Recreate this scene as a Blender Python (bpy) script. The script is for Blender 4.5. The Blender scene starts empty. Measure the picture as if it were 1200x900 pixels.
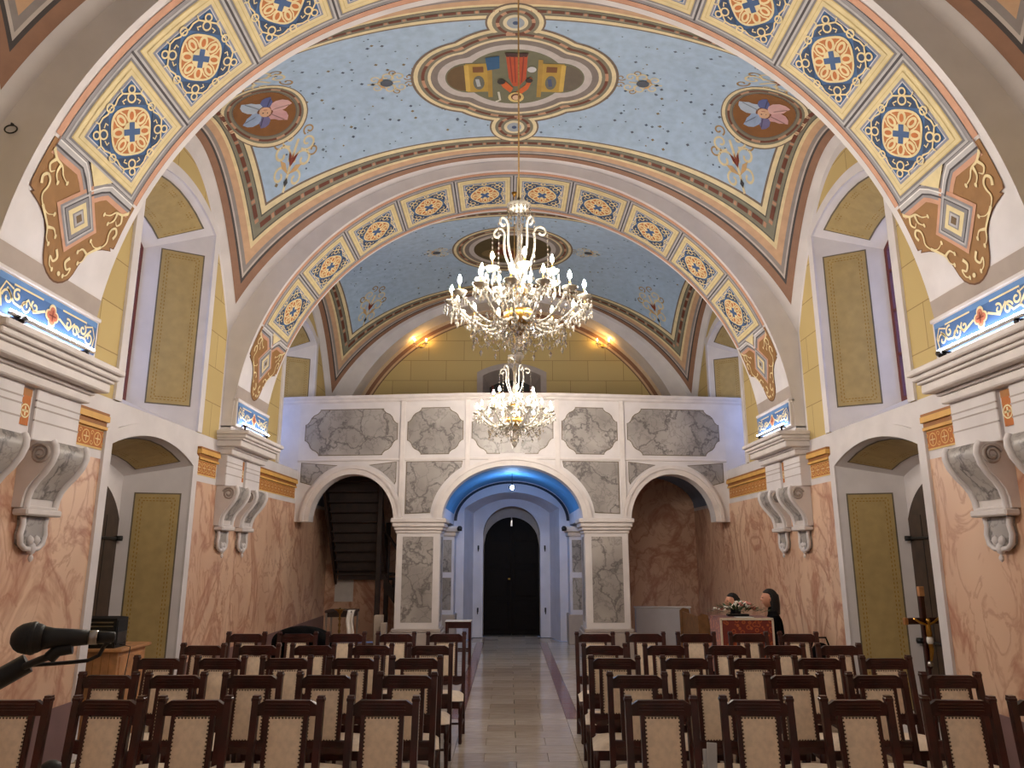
import bpy, math, random
from mathutils import Vector, Matrix, noise as mnoise
R_ = math.radians
random.seed(7)
SC = bpy.context.scene
COL = SC.collection

# ------------------------------------------------------------------ camera
H = 1.95                      # eye height, standing on the sanctuary step
PITCH = R_(12.77)
FPX = 870.0                   # focal length in pixels of the 1200x900 frame
cam = bpy.data.cameras.new('camera'); camo = bpy.data.objects.new('camera', cam)
COL.objects.link(camo)
CX, YAW = -.08, -.0049
camo.location = (CX, 0, H); camo.rotation_euler = (math.pi/2+PITCH, 0, YAW)
cam.sensor_width = 36; cam.lens = FPX/1200*36; cam.clip_start = .05; cam.clip_end = 200
SC.camera = camo

# ------------------------------------------------------------------ world, exposure
wd = bpy.data.worlds.new('dusk'); SC.world = wd; wd.use_nodes = True
wd.node_tree.nodes['Background'].inputs[0].default_value = (.25, .42, .9, 1)
wd.node_tree.nodes['Background'].inputs[1].default_value = .15
SC.view_settings.view_transform = 'Standard'; SC.view_settings.look = 'None'
SC.view_settings.gamma = 1; SC.view_settings.use_curve_mapping = False
SC.view_settings.exposure = 1.35
SC.cycles.max_bounces = 8; SC.cycles.diffuse_bounces = 4; SC.cycles.glossy_bounces = 3
SC.cycles.transmission_bounces = 4; SC.cycles.transparent_max_bounces = 8
SC.cycles.caustics_reflective = False; SC.cycles.caustics_refractive = False
SC.cycles.sample_clamp_indirect = 4.0
LED_W, BULB_W, FILL_W, PEND_W, WIN_W, SCON_W = 17.0, 390.0, 150.0, 200.0, .9, 80.0   # emission of the place's lamps and of the added unseen chandelier

# ------------------------------------------------------------------ geometry constants (metres)
WX = 4.25                     # side walls at x = +-WX
RA, ZA = 4.10, 3.72           # transverse arches: radius, centre height
ARCH = [(5.40, 6.90), (10.65, 12.10)]
BAYS = [(1.65, 5.40), (6.90, 10.65), (12.10, 16.85)]
YB = 17.5                     # back wall
YD = 18.6                     # entrance door leaf

def pix(px, py, Y=None, X=None, Z=None):
    """a photo pixel as a direction, met with the plane the thing stands on"""
    u = (px-600)/FPX; v = (450-py)/FPX
    d = Vector((u, math.cos(PITCH)-v*math.sin(PITCH), math.sin(PITCH)+v*math.cos(PITCH)))
    d = Matrix.Rotation(YAW, 3, 'Z') @ d
    if Y is not None: t = Y/d.y
    elif X is not None: t = (X-CX)/d.x
    else: t = (Z-H)/d.z
    return Vector((CX, 0, H))+d*t

# ------------------------------------------------------------------ materials
def l1(c):
    c /= 255.
    return c/12.92 if c <= .04045 else ((c+.055)/1.055)**2.4
def lin(c): return (l1(c[0]), l1(c[1]), l1(c[2]), 1)
M = {}
def nt(name):
    m = bpy.data.materials.new(name); m.use_nodes = True; M[name] = m
    n = m.node_tree; return m, n, n.nodes['Principled BSDF']
def setp(b, **k):
    for a, v in k.items():
        a = {'rough': 'Roughness', 'metal': 'Metallic', 'spec': 'Specular IOR Level', 'coat': 'Coat Weight',
             'trans': 'Transmission Weight', 'ior': 'IOR', 'em': 'Emission Strength', 'sheen': 'Sheen Weight'}[a]
        b.inputs[a].default_value = v
def node(n, t, **k):
    x = n.nodes.new(t)
    for a, v in k.items():
        if a in x.inputs: x.inputs[a].default_value = v
        else: setattr(x, a, v)
    return x
def ramp(n, stops):
    r = n.nodes.new('ShaderNodeValToRGB'); e = r.color_ramp.elements
    while len(e) < len(stops): e.new(.5)
    for i, (p, c) in enumerate(stops): e[i].position = p; e[i].color = lin(c)
    return r
def mixc(n, fac, a, b, mode='MIX'):
    x = n.nodes.new('ShaderNodeMix'); x.data_type = 'RGBA'; x.blend_type = mode
    for sock, val in ((0, fac), (6, a), (7, b)):
        if hasattr(val, 'is_linked') or hasattr(val, 'links'): n.links.new(val, x.inputs[sock])
        elif sock == 0: x.inputs[0].default_value = val
        else: x.inputs[sock].default_value = val
    return x.outputs[2]
def coords(n, kind='Object', scale=(1, 1, 1), rot=(0, 0, 0)):
    t = n.nodes.new('ShaderNodeTexCoord'); m = n.nodes.new('ShaderNodeMapping')
    m.inputs['Scale'].default_value = scale; m.inputs['Rotation'].default_value = rot
    n.links.new(t.outputs[kind], m.inputs[0]); return m.outputs[0]
def bump(n, b, h, s=.2, d=.01):
    x = n.nodes.new('ShaderNodeBump'); x.inputs['Strength'].default_value = s; x.inputs['Distance'].default_value = d
    n.links.new(h, x.inputs['Height']); n.links.new(x.outputs[0], b.inputs['Normal'])

def plain(name, c, rough=.6, var=.06, scale=6, **k):
    m, n, b = nt(name); setp(b, rough=rough, **k)
    no = node(n, 'ShaderNodeTexNoise', Scale=scale, Detail=4.0)
    n.links.new(coords(n), no.inputs['Vector'])
    dk = [max(0, x*(1-var)) for x in c]; lt = [min(255, x*(1+var)) for x in c]
    r = ramp(n, [(.3, dk), (.7, lt)]); n.links.new(no.outputs[0], r.inputs[0])
    n.links.new(r.outputs[0], b.inputs['Base Color'])
    return m
def emit(name, c, s):
    m, n, b = nt(name); b.inputs['Base Color'].default_value = lin(c)
    b.inputs['Emission Color'].default_value = lin(c); setp(b, em=s); return m
def marble(name, base, light, vein, vs=1.6, stretch=.5, rough=.35, width=.035, fade=.75):
    m, n, b = nt(name); setp(b, rough=rough)
    co = coords(n, scale=(1, 1, stretch))
    a = node(n, 'ShaderNodeTexNoise', Scale=vs*.7, Detail=3.0); n.links.new(co, a.inputs['Vector'])
    r = ramp(n, [(.3, base), (.7, light)]); n.links.new(a.outputs[0], r.inputs[0]); out = r.outputs[0]
    for i, (sc, w, f) in enumerate(((vs, width, fade), (vs*2.3, width*.8, fade*.7))):
        v = node(n, 'ShaderNodeTexNoise', Scale=sc, Detail=5.0, Roughness=.55, Distortion=1.2)
        n.links.new(co, v.inputs['Vector'])
        s = n.nodes.new('ShaderNodeMath'); s.operation = 'SUBTRACT'; s.inputs[1].default_value = .5+.03*i
        ab = n.nodes.new('ShaderNodeMath'); ab.operation = 'ABSOLUTE'
        n.links.new(v.outputs[0], s.inputs[0]); n.links.new(s.outputs[0], ab.inputs[0])
        mr = n.nodes.new('ShaderNodeMapRange'); mr.inputs[1].default_value = 0; mr.inputs[2].default_value = w
        mr.inputs[3].default_value = f; mr.inputs[4].default_value = 0
        n.links.new(ab.outputs[0], mr.inputs[0])
        out = mixc(n, mr.outputs[0], out, lin(vein))
    n.links.new(out, b.inputs['Base Color'])
    return m
plain('plaster', (214, 209, 209), .75, .03, 3)
plain('plaster_grey', (172, 160, 152), .75, .04, 3)
plain('moulding', (212, 205, 202), .6, .03, 5)
plain('dado', (128, 100, 98), .45, .05, 4)
plain('ochre_panel', (176, 150, 92), .6, .04, 5)
plain('panel_line', (110, 98, 78), .6, .02)
plain('plinth_grey', (168, 158, 152), .6, .04, 5)
marble('pink_marble', (206, 166, 138), (230, 197, 168), (164, 100, 76), .95, .65, .4, .05, .62)
plain('blue_vault', (84, 152, 204), .7, .05, 3)
plain('dark_wood', (50, 16, 12), .30, .3, 9, coat=.25)
plain('stair_wood', (42, 27, 22), .5, .25, 7)
plain('door_wood', (13, 8, 7), .7, .25, 7, spec=.15)
plain('pine', (186, 134, 90), .5, .12, 9)
plain('oak', (150, 100, 50), .5, .12, 9)
plain('pew_oak', (112, 78, 46), .5, .15, 9)
plain('upholstery', (222, 203, 180), .85, .04, 30, sheen=.2)
plain('seat_cloth', (238, 222, 200), .85, .04, 30, sheen=.2)
plain('nail', (70, 44, 28), .35, .1, metal=.6)
plain('black', (14, 14, 15), .5, .1)
plain('black_cloth', (7, 7, 9), .95, .2, 12, spec=.1)
plain('grille', (20, 19, 18), .6, .3, 300)
plain('steel', (170, 165, 160), .3, .05, metal=1.0)
plain('dark_metal', (40, 36, 34), .45, .1, metal=.7)
plain('brass', (196, 150, 72), .3, .08, metal=1.0)
plain('old_brass', (120, 92, 52), .35, .1, metal=1.0)
plain('cardboard', (158, 146, 134), .7, .05)
plain('white_thing', (208, 206, 206), .6, .02)
plain('white_cloth', (220, 216, 210), .9, .03)
plain('skin', (196, 140, 112), .55, .05, 9)
plain('hair', (14, 9, 8), .7, .3, 60)
plain('leaf', (52, 76, 40), .6, .25, 20)
plain('petal_white', (232, 226, 214), .7, .04)
plain('petal_pink', (206, 140, 130), .7, .06)
plain('red_frame', (92, 28, 22), .5, .1)
plain('rope', (186, 150, 92), .7, .1, 60)
plain('candle', (232, 224, 206), .5, .03)
emit('led', (236, 240, 255), LED_W)
emit('bulb', (255, 243, 228), BULB_W)
emit('fill_bulb', (255, 243, 228), FILL_W)  # bulbs of the chandelier added out of view as front light
emit('pendant_bulb', (176, 210, 255), PEND_W)
emit('sconce_bulb', (255, 200, 110), SCON_W)
emit('dusk_pane', (150, 182, 255), WIN_W)
m, n, b = nt('crystal'); b.inputs['Base Color'].default_value = (.88, .83, .72, 1); setp(b, rough=.06, trans=.66, ior=1.45, spec=.8)
m, n, b = nt('clear_crystal'); b.inputs['Base Color'].default_value = (.98, .93, .82, 1); setp(b, rough=.04, trans=.97, ior=1.4, spec=.8)
# grey marbled paint: thin crack-like veins
m, n, b = nt('grey_marble'); setp(b, rough=.4); co = coords(n)
w = node(n, 'ShaderNodeTexNoise', Scale=2.2, Detail=5.0, Roughness=.6); n.links.new(co, w.inputs['Vector'])
vm = n.nodes.new('ShaderNodeVectorMath'); vm.operation = 'MULTIPLY_ADD'; vm.inputs[1].default_value = (.9, .9, .9); n.links.new(w.outputs[1], vm.inputs[0]); n.links.new(co, vm.inputs[2])
a_ = node(n, 'ShaderNodeTexNoise', Scale=1.3, Detail=4.0); n.links.new(co, a_.inputs['Vector'])
rr = ramp(n, [(.32, (138, 132, 128)), (.68, (176, 170, 165))]); n.links.new(a_.outputs[0], rr.inputs[0]); out = rr.outputs[0]
for sc_, wd_, fa_ in ((1.5, .05, .8), (3.4, .06, .4)):
    v_ = node(n, 'ShaderNodeTexVoronoi', feature='DISTANCE_TO_EDGE', Scale=sc_); n.links.new(vm.outputs[0], v_.inputs['Vector'])
    mr = n.nodes.new('ShaderNodeMapRange'); mr.inputs[1].default_value = 0; mr.inputs[2].default_value = wd_; mr.inputs[3].default_value = fa_; mr.inputs[4].default_value = 0
    n.links.new(v_.outputs['Distance'], mr.inputs[0]); out = mixc(n, mr.outputs[0], out, lin((82, 78, 78)))
n.links.new(out, b.inputs['Base Color'])
m, n, b = nt('paint'); setp(b, rough=.65)
at = node(n, 'ShaderNodeAttribute', attribute_name='Col'); no = node(n, 'ShaderNodeTexNoise', Scale=9.0, Detail=5.0)
n.links.new(coords(n), no.inputs['Vector'])
rr = ramp(n, [(.3, (232, 232, 232)), (.7, (255, 255, 255))]); n.links.new(no.outputs[0], rr.inputs[0])
n.links.new(mixc(n, .8, at.outputs[0], rr.outputs[0], 'MULTIPLY'), b.inputs['Base Color'])
# faux ashlar: ochre plaster with painted joints
m, n, b = nt('ashlar'); setp(b, rough=.75)
tc = n.nodes.new('ShaderNodeTexCoord'); sx = n.nodes.new('ShaderNodeSeparateXYZ'); n.links.new(tc.outputs['Object'], sx.inputs[0])
add = n.nodes.new('ShaderNodeMath'); add.operation = 'ADD'; n.links.new(sx.outputs[0], add.inputs[0]); n.links.new(sx.outputs[1], add.inputs[1])
cb = n.nodes.new('ShaderNodeCombineXYZ'); n.links.new(add.outputs[0], cb.inputs[0]); n.links.new(sx.outputs[2], cb.inputs[1])
br = node(n, 'ShaderNodeTexBrick'); n.links.new(cb.outputs[0], br.inputs['Vector'])
br.inputs['Color1'].default_value = lin((198, 175, 118)); br.inputs['Color2'].default_value = lin((191, 168, 112))
br.inputs['Mortar'].default_value = lin((150, 126, 78)); br.inputs['Scale'].default_value = 1
br.inputs['Mortar Size'].default_value = .006; br.inputs['Brick Width'].default_value = .86; br.inputs['Row Height'].default_value = .5
n.links.new(br.outputs[0], b.inputs['Base Color'])
# floor stone: tone per tile
def stone(name, c1, c2, rough=.12):
    m, n, b = nt(name); setp(b, rough=rough, spec=.5)
    oi = n.nodes.new('ShaderNodeObjectInfo'); r = ramp(n, [(0, c1), (1, c2)]); n.links.new(oi.outputs['Random'], r.inputs[0])
    no = node(n, 'ShaderNodeTexNoise', Scale=2.5, Detail=6.0, Distortion=1.5); n.links.new(coords(n, scale=(1, 3, 1)), no.inputs['Vector'])
    r2 = ramp(n, [(.3, (205, 200, 195)), (.7, (255, 255, 255))]); n.links.new(no.outputs[0], r2.inputs[0])
    n.links.new(mixc(n, .7, r.outputs[0], r2.outputs[0], 'MULTIPLY'), b.inputs['Base Color'])
stone('tile_beige', (196, 180, 162), (224, 210, 192)); stone('tile_light', (206, 194, 178), (226, 216, 204)); stone('tile_red', (134, 84, 72), (150, 98, 84))
m, n, b = nt('floor_far'); setp(b, rough=.14)
br = node(n, 'ShaderNodeTexBrick'); n.links.new(coords(n), br.inputs['Vector'])
br.inputs['Color1'].default_value = lin((176, 156, 132)); br.inputs['Color2'].default_value = lin((192, 172, 150)); br.inputs['Mortar'].default_value = lin((120, 104, 88))
br.inputs['Scale'].default_value = 1; br.inputs['Mortar Size'].default_value = .003; br.inputs['Brick Width'].default_value = .6; br.inputs['Row Height'].default_value = .3
n.links.new(br.outputs[0], b.inputs['Base Color'])
# brocade for the lectern
m, n, b = nt('brocade'); setp(b, rough=.7, sheen=.3)
vo = node(n, 'ShaderNodeTexVoronoi', Scale=16.0); n.links.new(coords(n), vo.inputs['Vector'])
r = ramp(n, [(.25, (126, 44, 24)), (.42, (188, 96, 44)), (.5, (120, 40, 24))]); n.links.new(vo.outputs[0], r.inputs[0])
n.links.new(r.outputs[0], b.inputs['Base Color'])

# ------------------------------------------------------------------ mesh builder
class MB:
    def __init__(s): s.v = []; s.f = []; s.mi = []; s.c = []; s.sm = []
    def add(s, vs, fs, mat=0, col=None, smooth=False):
        o = len(s.v); s.v += [tuple(p) for p in vs]
        for f in fs: s.f.append([i+o for i in f]); s.mi.append(mat); s.c.append(col); s.sm.append(smooth)
        return s
    def box(s, x0, x1, y0, y1, z0, z1, mat=0):
        x0, x1 = min(x0, x1), max(x0, x1); y0, y1 = min(y0, y1), max(y0, y1); z0, z1 = min(z0, z1), max(z0, z1)
        v = [(x, y, z) for z in (z0, z1) for y in (y0, y1) for x in (x0, x1)]
        return s.add(v, [(0, 2, 3, 1), (4, 5, 7, 6), (0, 1, 5, 4), (2, 6, 7, 3), (0, 4, 6, 2), (1, 3, 7, 5)], mat)
    def cbox(s, x0, x1, y0, y1, z0, z1, b=.006, mat=0):
        """box with all edges chamfered"""
        cx, cy, cz = (x0+x1)/2, (y0+y1)/2, (z0+z1)/2; hx, hy, hz = abs(x1-x0)/2, abs(y1-y0)/2, abs(z1-z0)/2
        b = min(b, hx*.45, hy*.45, hz*.45); v = []; idx = {}
        for sx in (-1, 1):
            for sy in (-1, 1):
                for sz in (-1, 1):
                    for a in range(3):
                        p = [hx-b, hy-b, hz-b]; p[a] += b
                        idx[(sx, sy, sz, a)] = len(v); v.append((cx+sx*p[0], cy+sy*p[1], cz+sz*p[2]))
        f = []; I = lambda sx, sy, sz, a: idx[(sx, sy, sz, a)]
        for q in (-1, 1):
            f.append([I(q, -1, -1, 0), I(q, 1, -1, 0), I(q, 1, 1, 0), I(q, -1, 1, 0)][::q])
            f.append([I(-1, q, -1, 1), I(1, q, -1, 1), I(1, q, 1, 1), I(-1, q, 1, 1)][::-q])
            f.append([I(-1, -1, q, 2), I(1, -1, q, 2), I(1, 1, q, 2), I(-1, 1, q, 2)][::q])
        for a in (-1, 1):
            for c in (-1, 1):
                f.append([I(-1, a, c, 1), I(1, a, c, 1), I(1, a, c, 2), I(-1, a, c, 2)][::-a*c])
                f.append([I(a, -1, c, 2), I(a, 1, c, 2), I(a, 1, c, 0), I(a, -1, c, 0)][::-a*c])
                f.append([I(a, c, -1, 0), I(a, c, 1, 0), I(a, c, 1, 1), I(a, c, -1, 1)][::-a*c])
        for (sx, sy, sz) in [(x, y, z) for x in (-1, 1) for y in (-1, 1) for z in (-1, 1)]:
            f.append([I(sx, sy, sz, 0), I(sx, sy, sz, 1), I(sx, sy, sz, 2)][::sx*sy*sz])
        return s.add(v, f, mat)
    def prism(s, poly, a0, a1, plane='xz', mat=0, smooth=False):
        """polygon in a plane, extruded along the remaining axis"""
        P = {'xz': lambda p, a: (p[0], a, p[1]), 'yz': lambda p, a: (a, p[0], p[1]), 'xy': lambda p, a: (p[0], p[1], a)}[plane]
        n = len(poly); v = [P(p, a0) for p in poly]+[P(p, a1) for p in poly]
        ar = sum(poly[i][0]*poly[(i+1) % n][1]-poly[(i+1) % n][0]*poly[i][1] for i in range(n))
        if (plane == 'xz') != (ar*(a1-a0) > 0): fl = 1
        else: fl = -1
        s.add(v, [list(range(n))[::-fl], list(range(n, 2*n))[::fl]], mat)
        o = len(s.v)-2*n
        for i in range(n):
            j = (i+1) % n; s.f.append([o+i, o+j, o+n+j, o+n+i][::fl]); s.mi.append(mat); s.c.append(None); s.sm.append(smooth)
        return s
    def tube(s, pts, r, n=6, mat=0, closed=False, cap=True):
        pts = [Vector(p) for p in pts]; k = len(pts); v = []; rs = r if isinstance(r, (list, tuple)) else [r]*k
        up = Vector((0, 0, 1)); prev = None
        for i, p in enumerate(pts):
            d = (pts[(i+1) % k]-pts[i-1]) if closed else (pts[min(i+1, k-1)]-pts[max(i-1, 0)])
            d.normalize()
            if prev is None: a = d.cross(up if abs(d.z) < .95 else Vector((1, 0, 0))).normalized()
            else:
                a = prev-d*prev.dot(d)
                a = a.normalized() if a.length > 1e-5 else d.orthogonal().normalized()
            prev = a; b = d.cross(a)
            for j in range(n):
                t = 2*math.pi*j/n; v.append(p+(a*math.cos(t)+b*math.sin(t))*rs[i])
        f = []
        for i in range(k if closed else k-1):
            for j in range(n):
                a0 = i*n+j; a1 = i*n+(j+1) % n; b0 = ((i+1) % k)*n+j; b1 = ((i+1) % k)*n+(j+1) % n
                f.append([a0, a1, b1, b0])
        s.add(v, f, mat, None, True)
        if cap and not closed:
            s.add([v[j] for j in range(n)], [list(range(n))[::-1]], mat); s.add([v[(k-1)*n+j] for j in range(n)], [list(range(n))], mat)
        return s
    def lathe(s, prof, n=16, c=(0, 0, 0), mat=0, smooth=True):
        v = []; f = []; k = len(prof)
        for (r, z) in prof:
            for j in range(n):
                t = 2*math.pi*j/n; v.append((c[0]+r*math.cos(t), c[1]+r*math.sin(t), c[2]+z))
        for i in range(k-1):
            for j in range(n): f.append([i*n+j, i*n+(j+1) % n, (i+1)*n+(j+1) % n, (i+1)*n+j])
        f.append(list(range(n))[::-1]); f.append([(k-1)*n+j for j in range(n)])
        return s.add(v, f, mat, None, smooth)
    def grid(s, fn, us, vs, mat=0, col=None, flip=False, smooth=True):
        nu, nv = len(us), len(vs); v = [fn(u, w) for u in us for w in vs]; f = []
        for i in range(nu-1):
            for j in range(nv-1):
                q = [i*nv+j, (i+1)*nv+j, (i+1)*nv+j+1, i*nv+j+1]; f.append(q[::-1] if flip else q)
        return s.add(v, f, mat, col, smooth)
    def octa(s, c, r, h, mat=0):
        x, y, z = c
        return s.add([(x+r, y, z), (x, y+r, z), (x-r, y, z), (x, y-r, z), (x, y, z+h), (x, y, z-h*1.4)],
                     [(0, 1, 4), (1, 2, 4), (2, 3, 4), (3, 0, 4), (1, 0, 5), (2, 1, 5), (3, 2, 5), (0, 3, 5)], mat)
    def mesh(s, name, mats):
        me = bpy.data.meshes.new(name); me.from_pydata(s.v, [], s.f)
        for m in (mats if isinstance(mats, (list, tuple)) else [mats]): me.materials.append(M[m])
        me.polygons.foreach_set('material_index', s.mi); me.polygons.foreach_set('use_smooth', s.sm)
        if any(c is not None for c in s.c):
            ca = me.color_attributes.new('Col', 'FLOAT_COLOR', 'CORNER'); buf = []
            for f, c in zip(s.f, s.c): buf += list(lin(c) if c is not None else (1, 1, 1, 1))*len(f)
            ca.data.foreach_set('color', buf)
        me.update(); return me
    def build(s, name, mats, parent=None, loc=None, rot=None):
        o = bpy.data.objects.new(name, s.mesh(name, mats)); COL.objects.link(o)
        if parent: o.parent = parent
        if loc: o.location = loc
        if rot: o.rotation_euler = rot
        return o
def empty(name, loc=(0, 0, 0), rz=0, parent=None):
    o = bpy.data.objects.new(name, None); COL.objects.link(o); o.location = loc; o.rotation_euler = (0, 0, rz)
    o.empty_display_size = .1
    if parent: o.parent = parent
    return o
def tag(o, label=None, cat=None, group=None, kind=None):
    for k, v in (('label', label), ('category', cat), ('group', group), ('kind', kind)):
        if v: o[k] = v
    return o
def copy_tree(o, parent=None):
    c = o.copy(); COL.objects.link(c); c.parent = parent
    for ch in list(o.children): copy_tree(ch, c)
    return c
def inst(o, parent, loc=None, rot=None, name=None):
    c = bpy.data.objects.new(name or o.name.split('.')[0], o.data); COL.objects.link(c); c.parent = parent
    if loc: c.location = loc
    if rot: c.rotation_euler = rot
    return c
def frange(a, b, n): return [a+(b-a)*i/n for i in range(n+1)]

# ------------------------------------------------------------------ painted decoration on a surface
class Paint:
    def __init__(s, fn): s.fn = fn; s.mb = MB(); s.T = lambda p: p
    def at(s, x=0, y=0, sc=1, rot=0, mx=1, sy=None):
        ca, sa = math.cos(rot), math.sin(rot); sy = sc if sy is None else sy
        def T(p):
            a, b = p[0]*sc*mx, p[1]*sy
            return (x+a*ca-b*sa, y+a*sa+b*ca)
        s.T = T; return s
    def h(s, l): return .003+.0022*l
    def poly(s, pts, col, l=1):
        h = s.h(l); q = [s.T(p) for p in pts]
        s.mb.add([s.fn(p[0], p[1], h) for p in q], [list(range(len(q)))], 0, col); return s
    def rect(s, a0, a1, b0, b1, col, l=1, n=6, m=1):
        h = s.h(l); s.mb.grid(lambda a, b: s.fn(*s.T((a, b)), h), frange(a0, a1, n), frange(b0, b1, m), 0, col, smooth=False); return s
    def ring(s, outer, inner, col, l=1, close=True):
        h = s.h(l); n = len(outer); v = [s.fn(*s.T(p), h) for p in outer]+[s.fn(*s.T(p), h) for p in inner]
        s.mb.add(v, [[i, (i+1) % n, n+(i+1) % n, n+i] for i in range(n if close else n-1)], 0, col); return s
    def fan(s, outer, c, col, l=1, steps=4):
        """filled star-shaped outline, subdivided towards its centre so that it follows a curved surface"""
        h = s.h(l); n = len(outer); v = []; f = []
        for k in range(steps):
            t = 1-k/steps
            for p in outer: v.append(s.fn(*s.T((c[0]+(p[0]-c[0])*t, c[1]+(p[1]-c[1])*t)), h))
        v.append(s.fn(*s.T(c), h))
        for k in range(steps-1):
            for i in range(n): f.append([k*n+i, k*n+(i+1) % n, (k+1)*n+(i+1) % n, (k+1)*n+i])
        for i in range(n): f.append([(steps-1)*n+i, (steps-1)*n+(i+1) % n, len(v)-1])
        s.mb.add(v, f, 0, col); return s
    def stroke(s, pts, w, col, l=2, closed=False, taper=False):
        h = s.h(l); n = len(pts); L = []; Rr = []
        for i, p in enumerate(pts):
            a = pts[(i-1) % n] if closed or i > 0 else p; b = pts[(i+1) % n] if closed or i < n-1 else p
            dx, dy = b[0]-a[0], b[1]-a[1]; d = math.hypot(dx, dy) or 1
            ww = w*(.5 if not taper else .5*(1-.75*i/(n-1))); nx, ny = -dy/d*ww, dx/d*ww
            L.append((p[0]+nx, p[1]+ny)); Rr.append((p[0]-nx, p[1]-ny))
        return s.ring(L, Rr, col, l, closed)
    def circ(s, x, y, r, w, col, l=2, n=14): return s.stroke([(x+r*math.cos(2*math.pi*i/n), y+r*math.sin(2*math.pi*i/n)) for i in range(n)], w, col, l, True)
    def disc(s, x, y, rx, col, l=2, ry=None, n=14, rot=0):
        ry = rx if ry is None else ry; c, k = math.cos(rot), math.sin(rot)
        return s.poly([(x+rx*math.cos(t)*c-ry*math.sin(t)*k, y+rx*math.cos(t)*k+ry*math.sin(t)*c) for t in [2*math.pi*i/n for i in range(n)]], col, l)
    def spiral(s, x, y, r, a0, turns, w, col, l=2, sgn=1, n=18):
        pts = [(x+r*(1-.8*i/n)*math.cos(a0+sgn*turns*2*math.pi*i/n), y+r*(1-.8*i/n)*math.sin(a0+sgn*turns*2*math.pi*i/n)) for i in range(n+1)]
        return s.stroke(pts, w, col, l)
    def build(s, name, parent=None, loc=None, rot=None):
        return s.mb.build(name, 'paint', parent, loc, rot)
CREAM, YEL, SAL, GRY, LGR, DGR, BLU, ORG, BRN = (234, 216, 166), (228, 211, 162), (206, 156, 128), (150, 147, 150), (190, 188, 190), (74, 70, 74), (64, 102, 152), (186, 104, 50), (146, 104, 58)
# ================================================================== FLOOR
fl = MB().box(-5.4, 5.4, -4.2, 19.2, -.25, -.012).build('floor', 'floor_far')
tag(fl, 'polished beige stone tile floor with a central aisle and dark red bands', 'floor', None, 'structure')
def tile(parent, x0, x1, y0, y1, mat, cache={}):
    k = (round(x1-x0, 3), round(y1-y0, 3), mat)
    if k not in cache:
        hx, hy = k[0]/2-.0015, k[1]/2-.0015
        cache[k] = MB().add([(-hx, -hy, -.012), (hx, -hy, -.012), (hx, hy, -.012), (-hx, hy, -.012), (-hx+.002, -hy+.002, 0), (hx-.002, -hy+.002, 0), (hx-.002, hy-.002, 0), (-hx+.002, hy-.002, 0)],
            [(4, 5, 6, 7), (0, 1, 5, 4), (1, 2, 6, 5), (2, 3, 7, 6), (3, 0, 4, 7)]).mesh('floor_tile', mat)
    o = bpy.data.objects.new('floor_tile', cache[k]); COL.objects.link(o); o.parent = parent
    o.location = ((x0+x1)/2, (y0+y1)/2, 0)
RW = .31
for r in range(46):
    y0 = 4.3+r*RW; y1 = y0+RW
    if y1 > 18.6: break
    off = .31 if r % 2 else 0
    xs = [-.62]+([-.31, .31] if r % 2 else [0])+[.62]
    for a, b_ in zip(xs, xs[1:]): tile(fl, a, b_, y0, y1, 'tile_beige')
    for s in (-1, 1):
        if y0 > 9.3 and y1 < 17.4:
            tile(fl, *sorted((s*.62, s*.78)), y0, y1, 'tile_red'); i0 = .78
        else: i0 = .62
        if y1 < 17.4: tile(fl, *sorted((s*i0, s*1.4)), y0, y1, 'tile_light')

# ================================================================== VAULTS
RV, ZV = 4.61, 7.97
def vz(bay, x, y):
    y0, y1 = bay; q = (y-(y0+y1)/2)/((y1-y0)/2); k = max(0, 1-q*q)
    C = ZV+.12*k; S = 5.55+1.75*k; e = (RV-math.sqrt(RV*RV-x*x))/2.42
    return C-e*(C-S)
def vmap(bay):
    def f(x, y, h=0):
        z = vz(bay, x, y); d = .01
        gx = (vz(bay, min(x+d, 4.3), y)-vz(bay, x-d, y))/(2*d); gy = (vz(bay, x, y+d)-vz(bay, x, y-d))/(2*d)
        n = Vector((gx, gy, -1)).normalized()
        return Vector((x, y, z))+n*h
    return f
ceil = empty('ceiling'); tag(ceil, 'painted sail vaults in blue with coloured ornamental borders', 'ceiling', None, 'structure')
STR = [(.10, .18, (150, 112, 90)), (.18, .205, (72, 66, 66)), (.205, .225, (196, 186, 180)), (.225, .265, (148, 140, 138)), (.265, .345, (206, 168, 134)), (.345, .385, (230, 212, 166)),
       (.385, .40, (92, 88, 78)), (.40, .53, (134, 132, 114)), (.53, .545, (92, 88, 78)), (.545, .605, (232, 216, 172)), (.605, .63, (122, 106, 92))]
SKY = (172, 197, 222)
def filigree(P, l=3):
    """tall scrolled ornament, drawn in a box of about +-1 by -1..1.2"""
    c1, c2 = (226, 212, 170), (170, 140, 96)
    P.stroke([(0, -1), (.0, -.6), (0, -.2), (0, .2), (0, .55)], .09, c1, l)
    for m_ in (-1, 1):
        for (x, y, r, a, tn, w, sg) in ((.30, -.62, .26, 2.6, 1.1, .07, -1), (.42, -.05, .34, 3.6, 1.15, .08, -1), (.36, .52, .30, 4.2, 1.2, .07, 1), (.66, .30, .22, 3.2, 1.1, .06, 1), (.26, .95, .22, 4.4, 1.1, .06, -1)):
            P.spiral(m_*x, y, r, a if m_ > 0 else math.pi-a, tn, w, c1 if r > .25 else c2, l, sg*m_)
        P.poly([(0, -.55), (m_*.28, -.42), (m_*.42, -.2), (m_*.2, -.25)], (206, 170, 120), l+1)
        P.poly([(m_*.02, -.3), (m_*.12, -.12), (m_*.17, .12), (m_*.04, -.02)], (120, 48, 34), l+2)
    P.poly([(-.06, -.2), (0, -.34), (.06, -.2), (0, .12)], (140, 60, 40), l+2)
    P.poly([(-.08, -.75), (0, -.87), (.08, -.75), (0, -.62)], (52, 52, 56), l+2)
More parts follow.
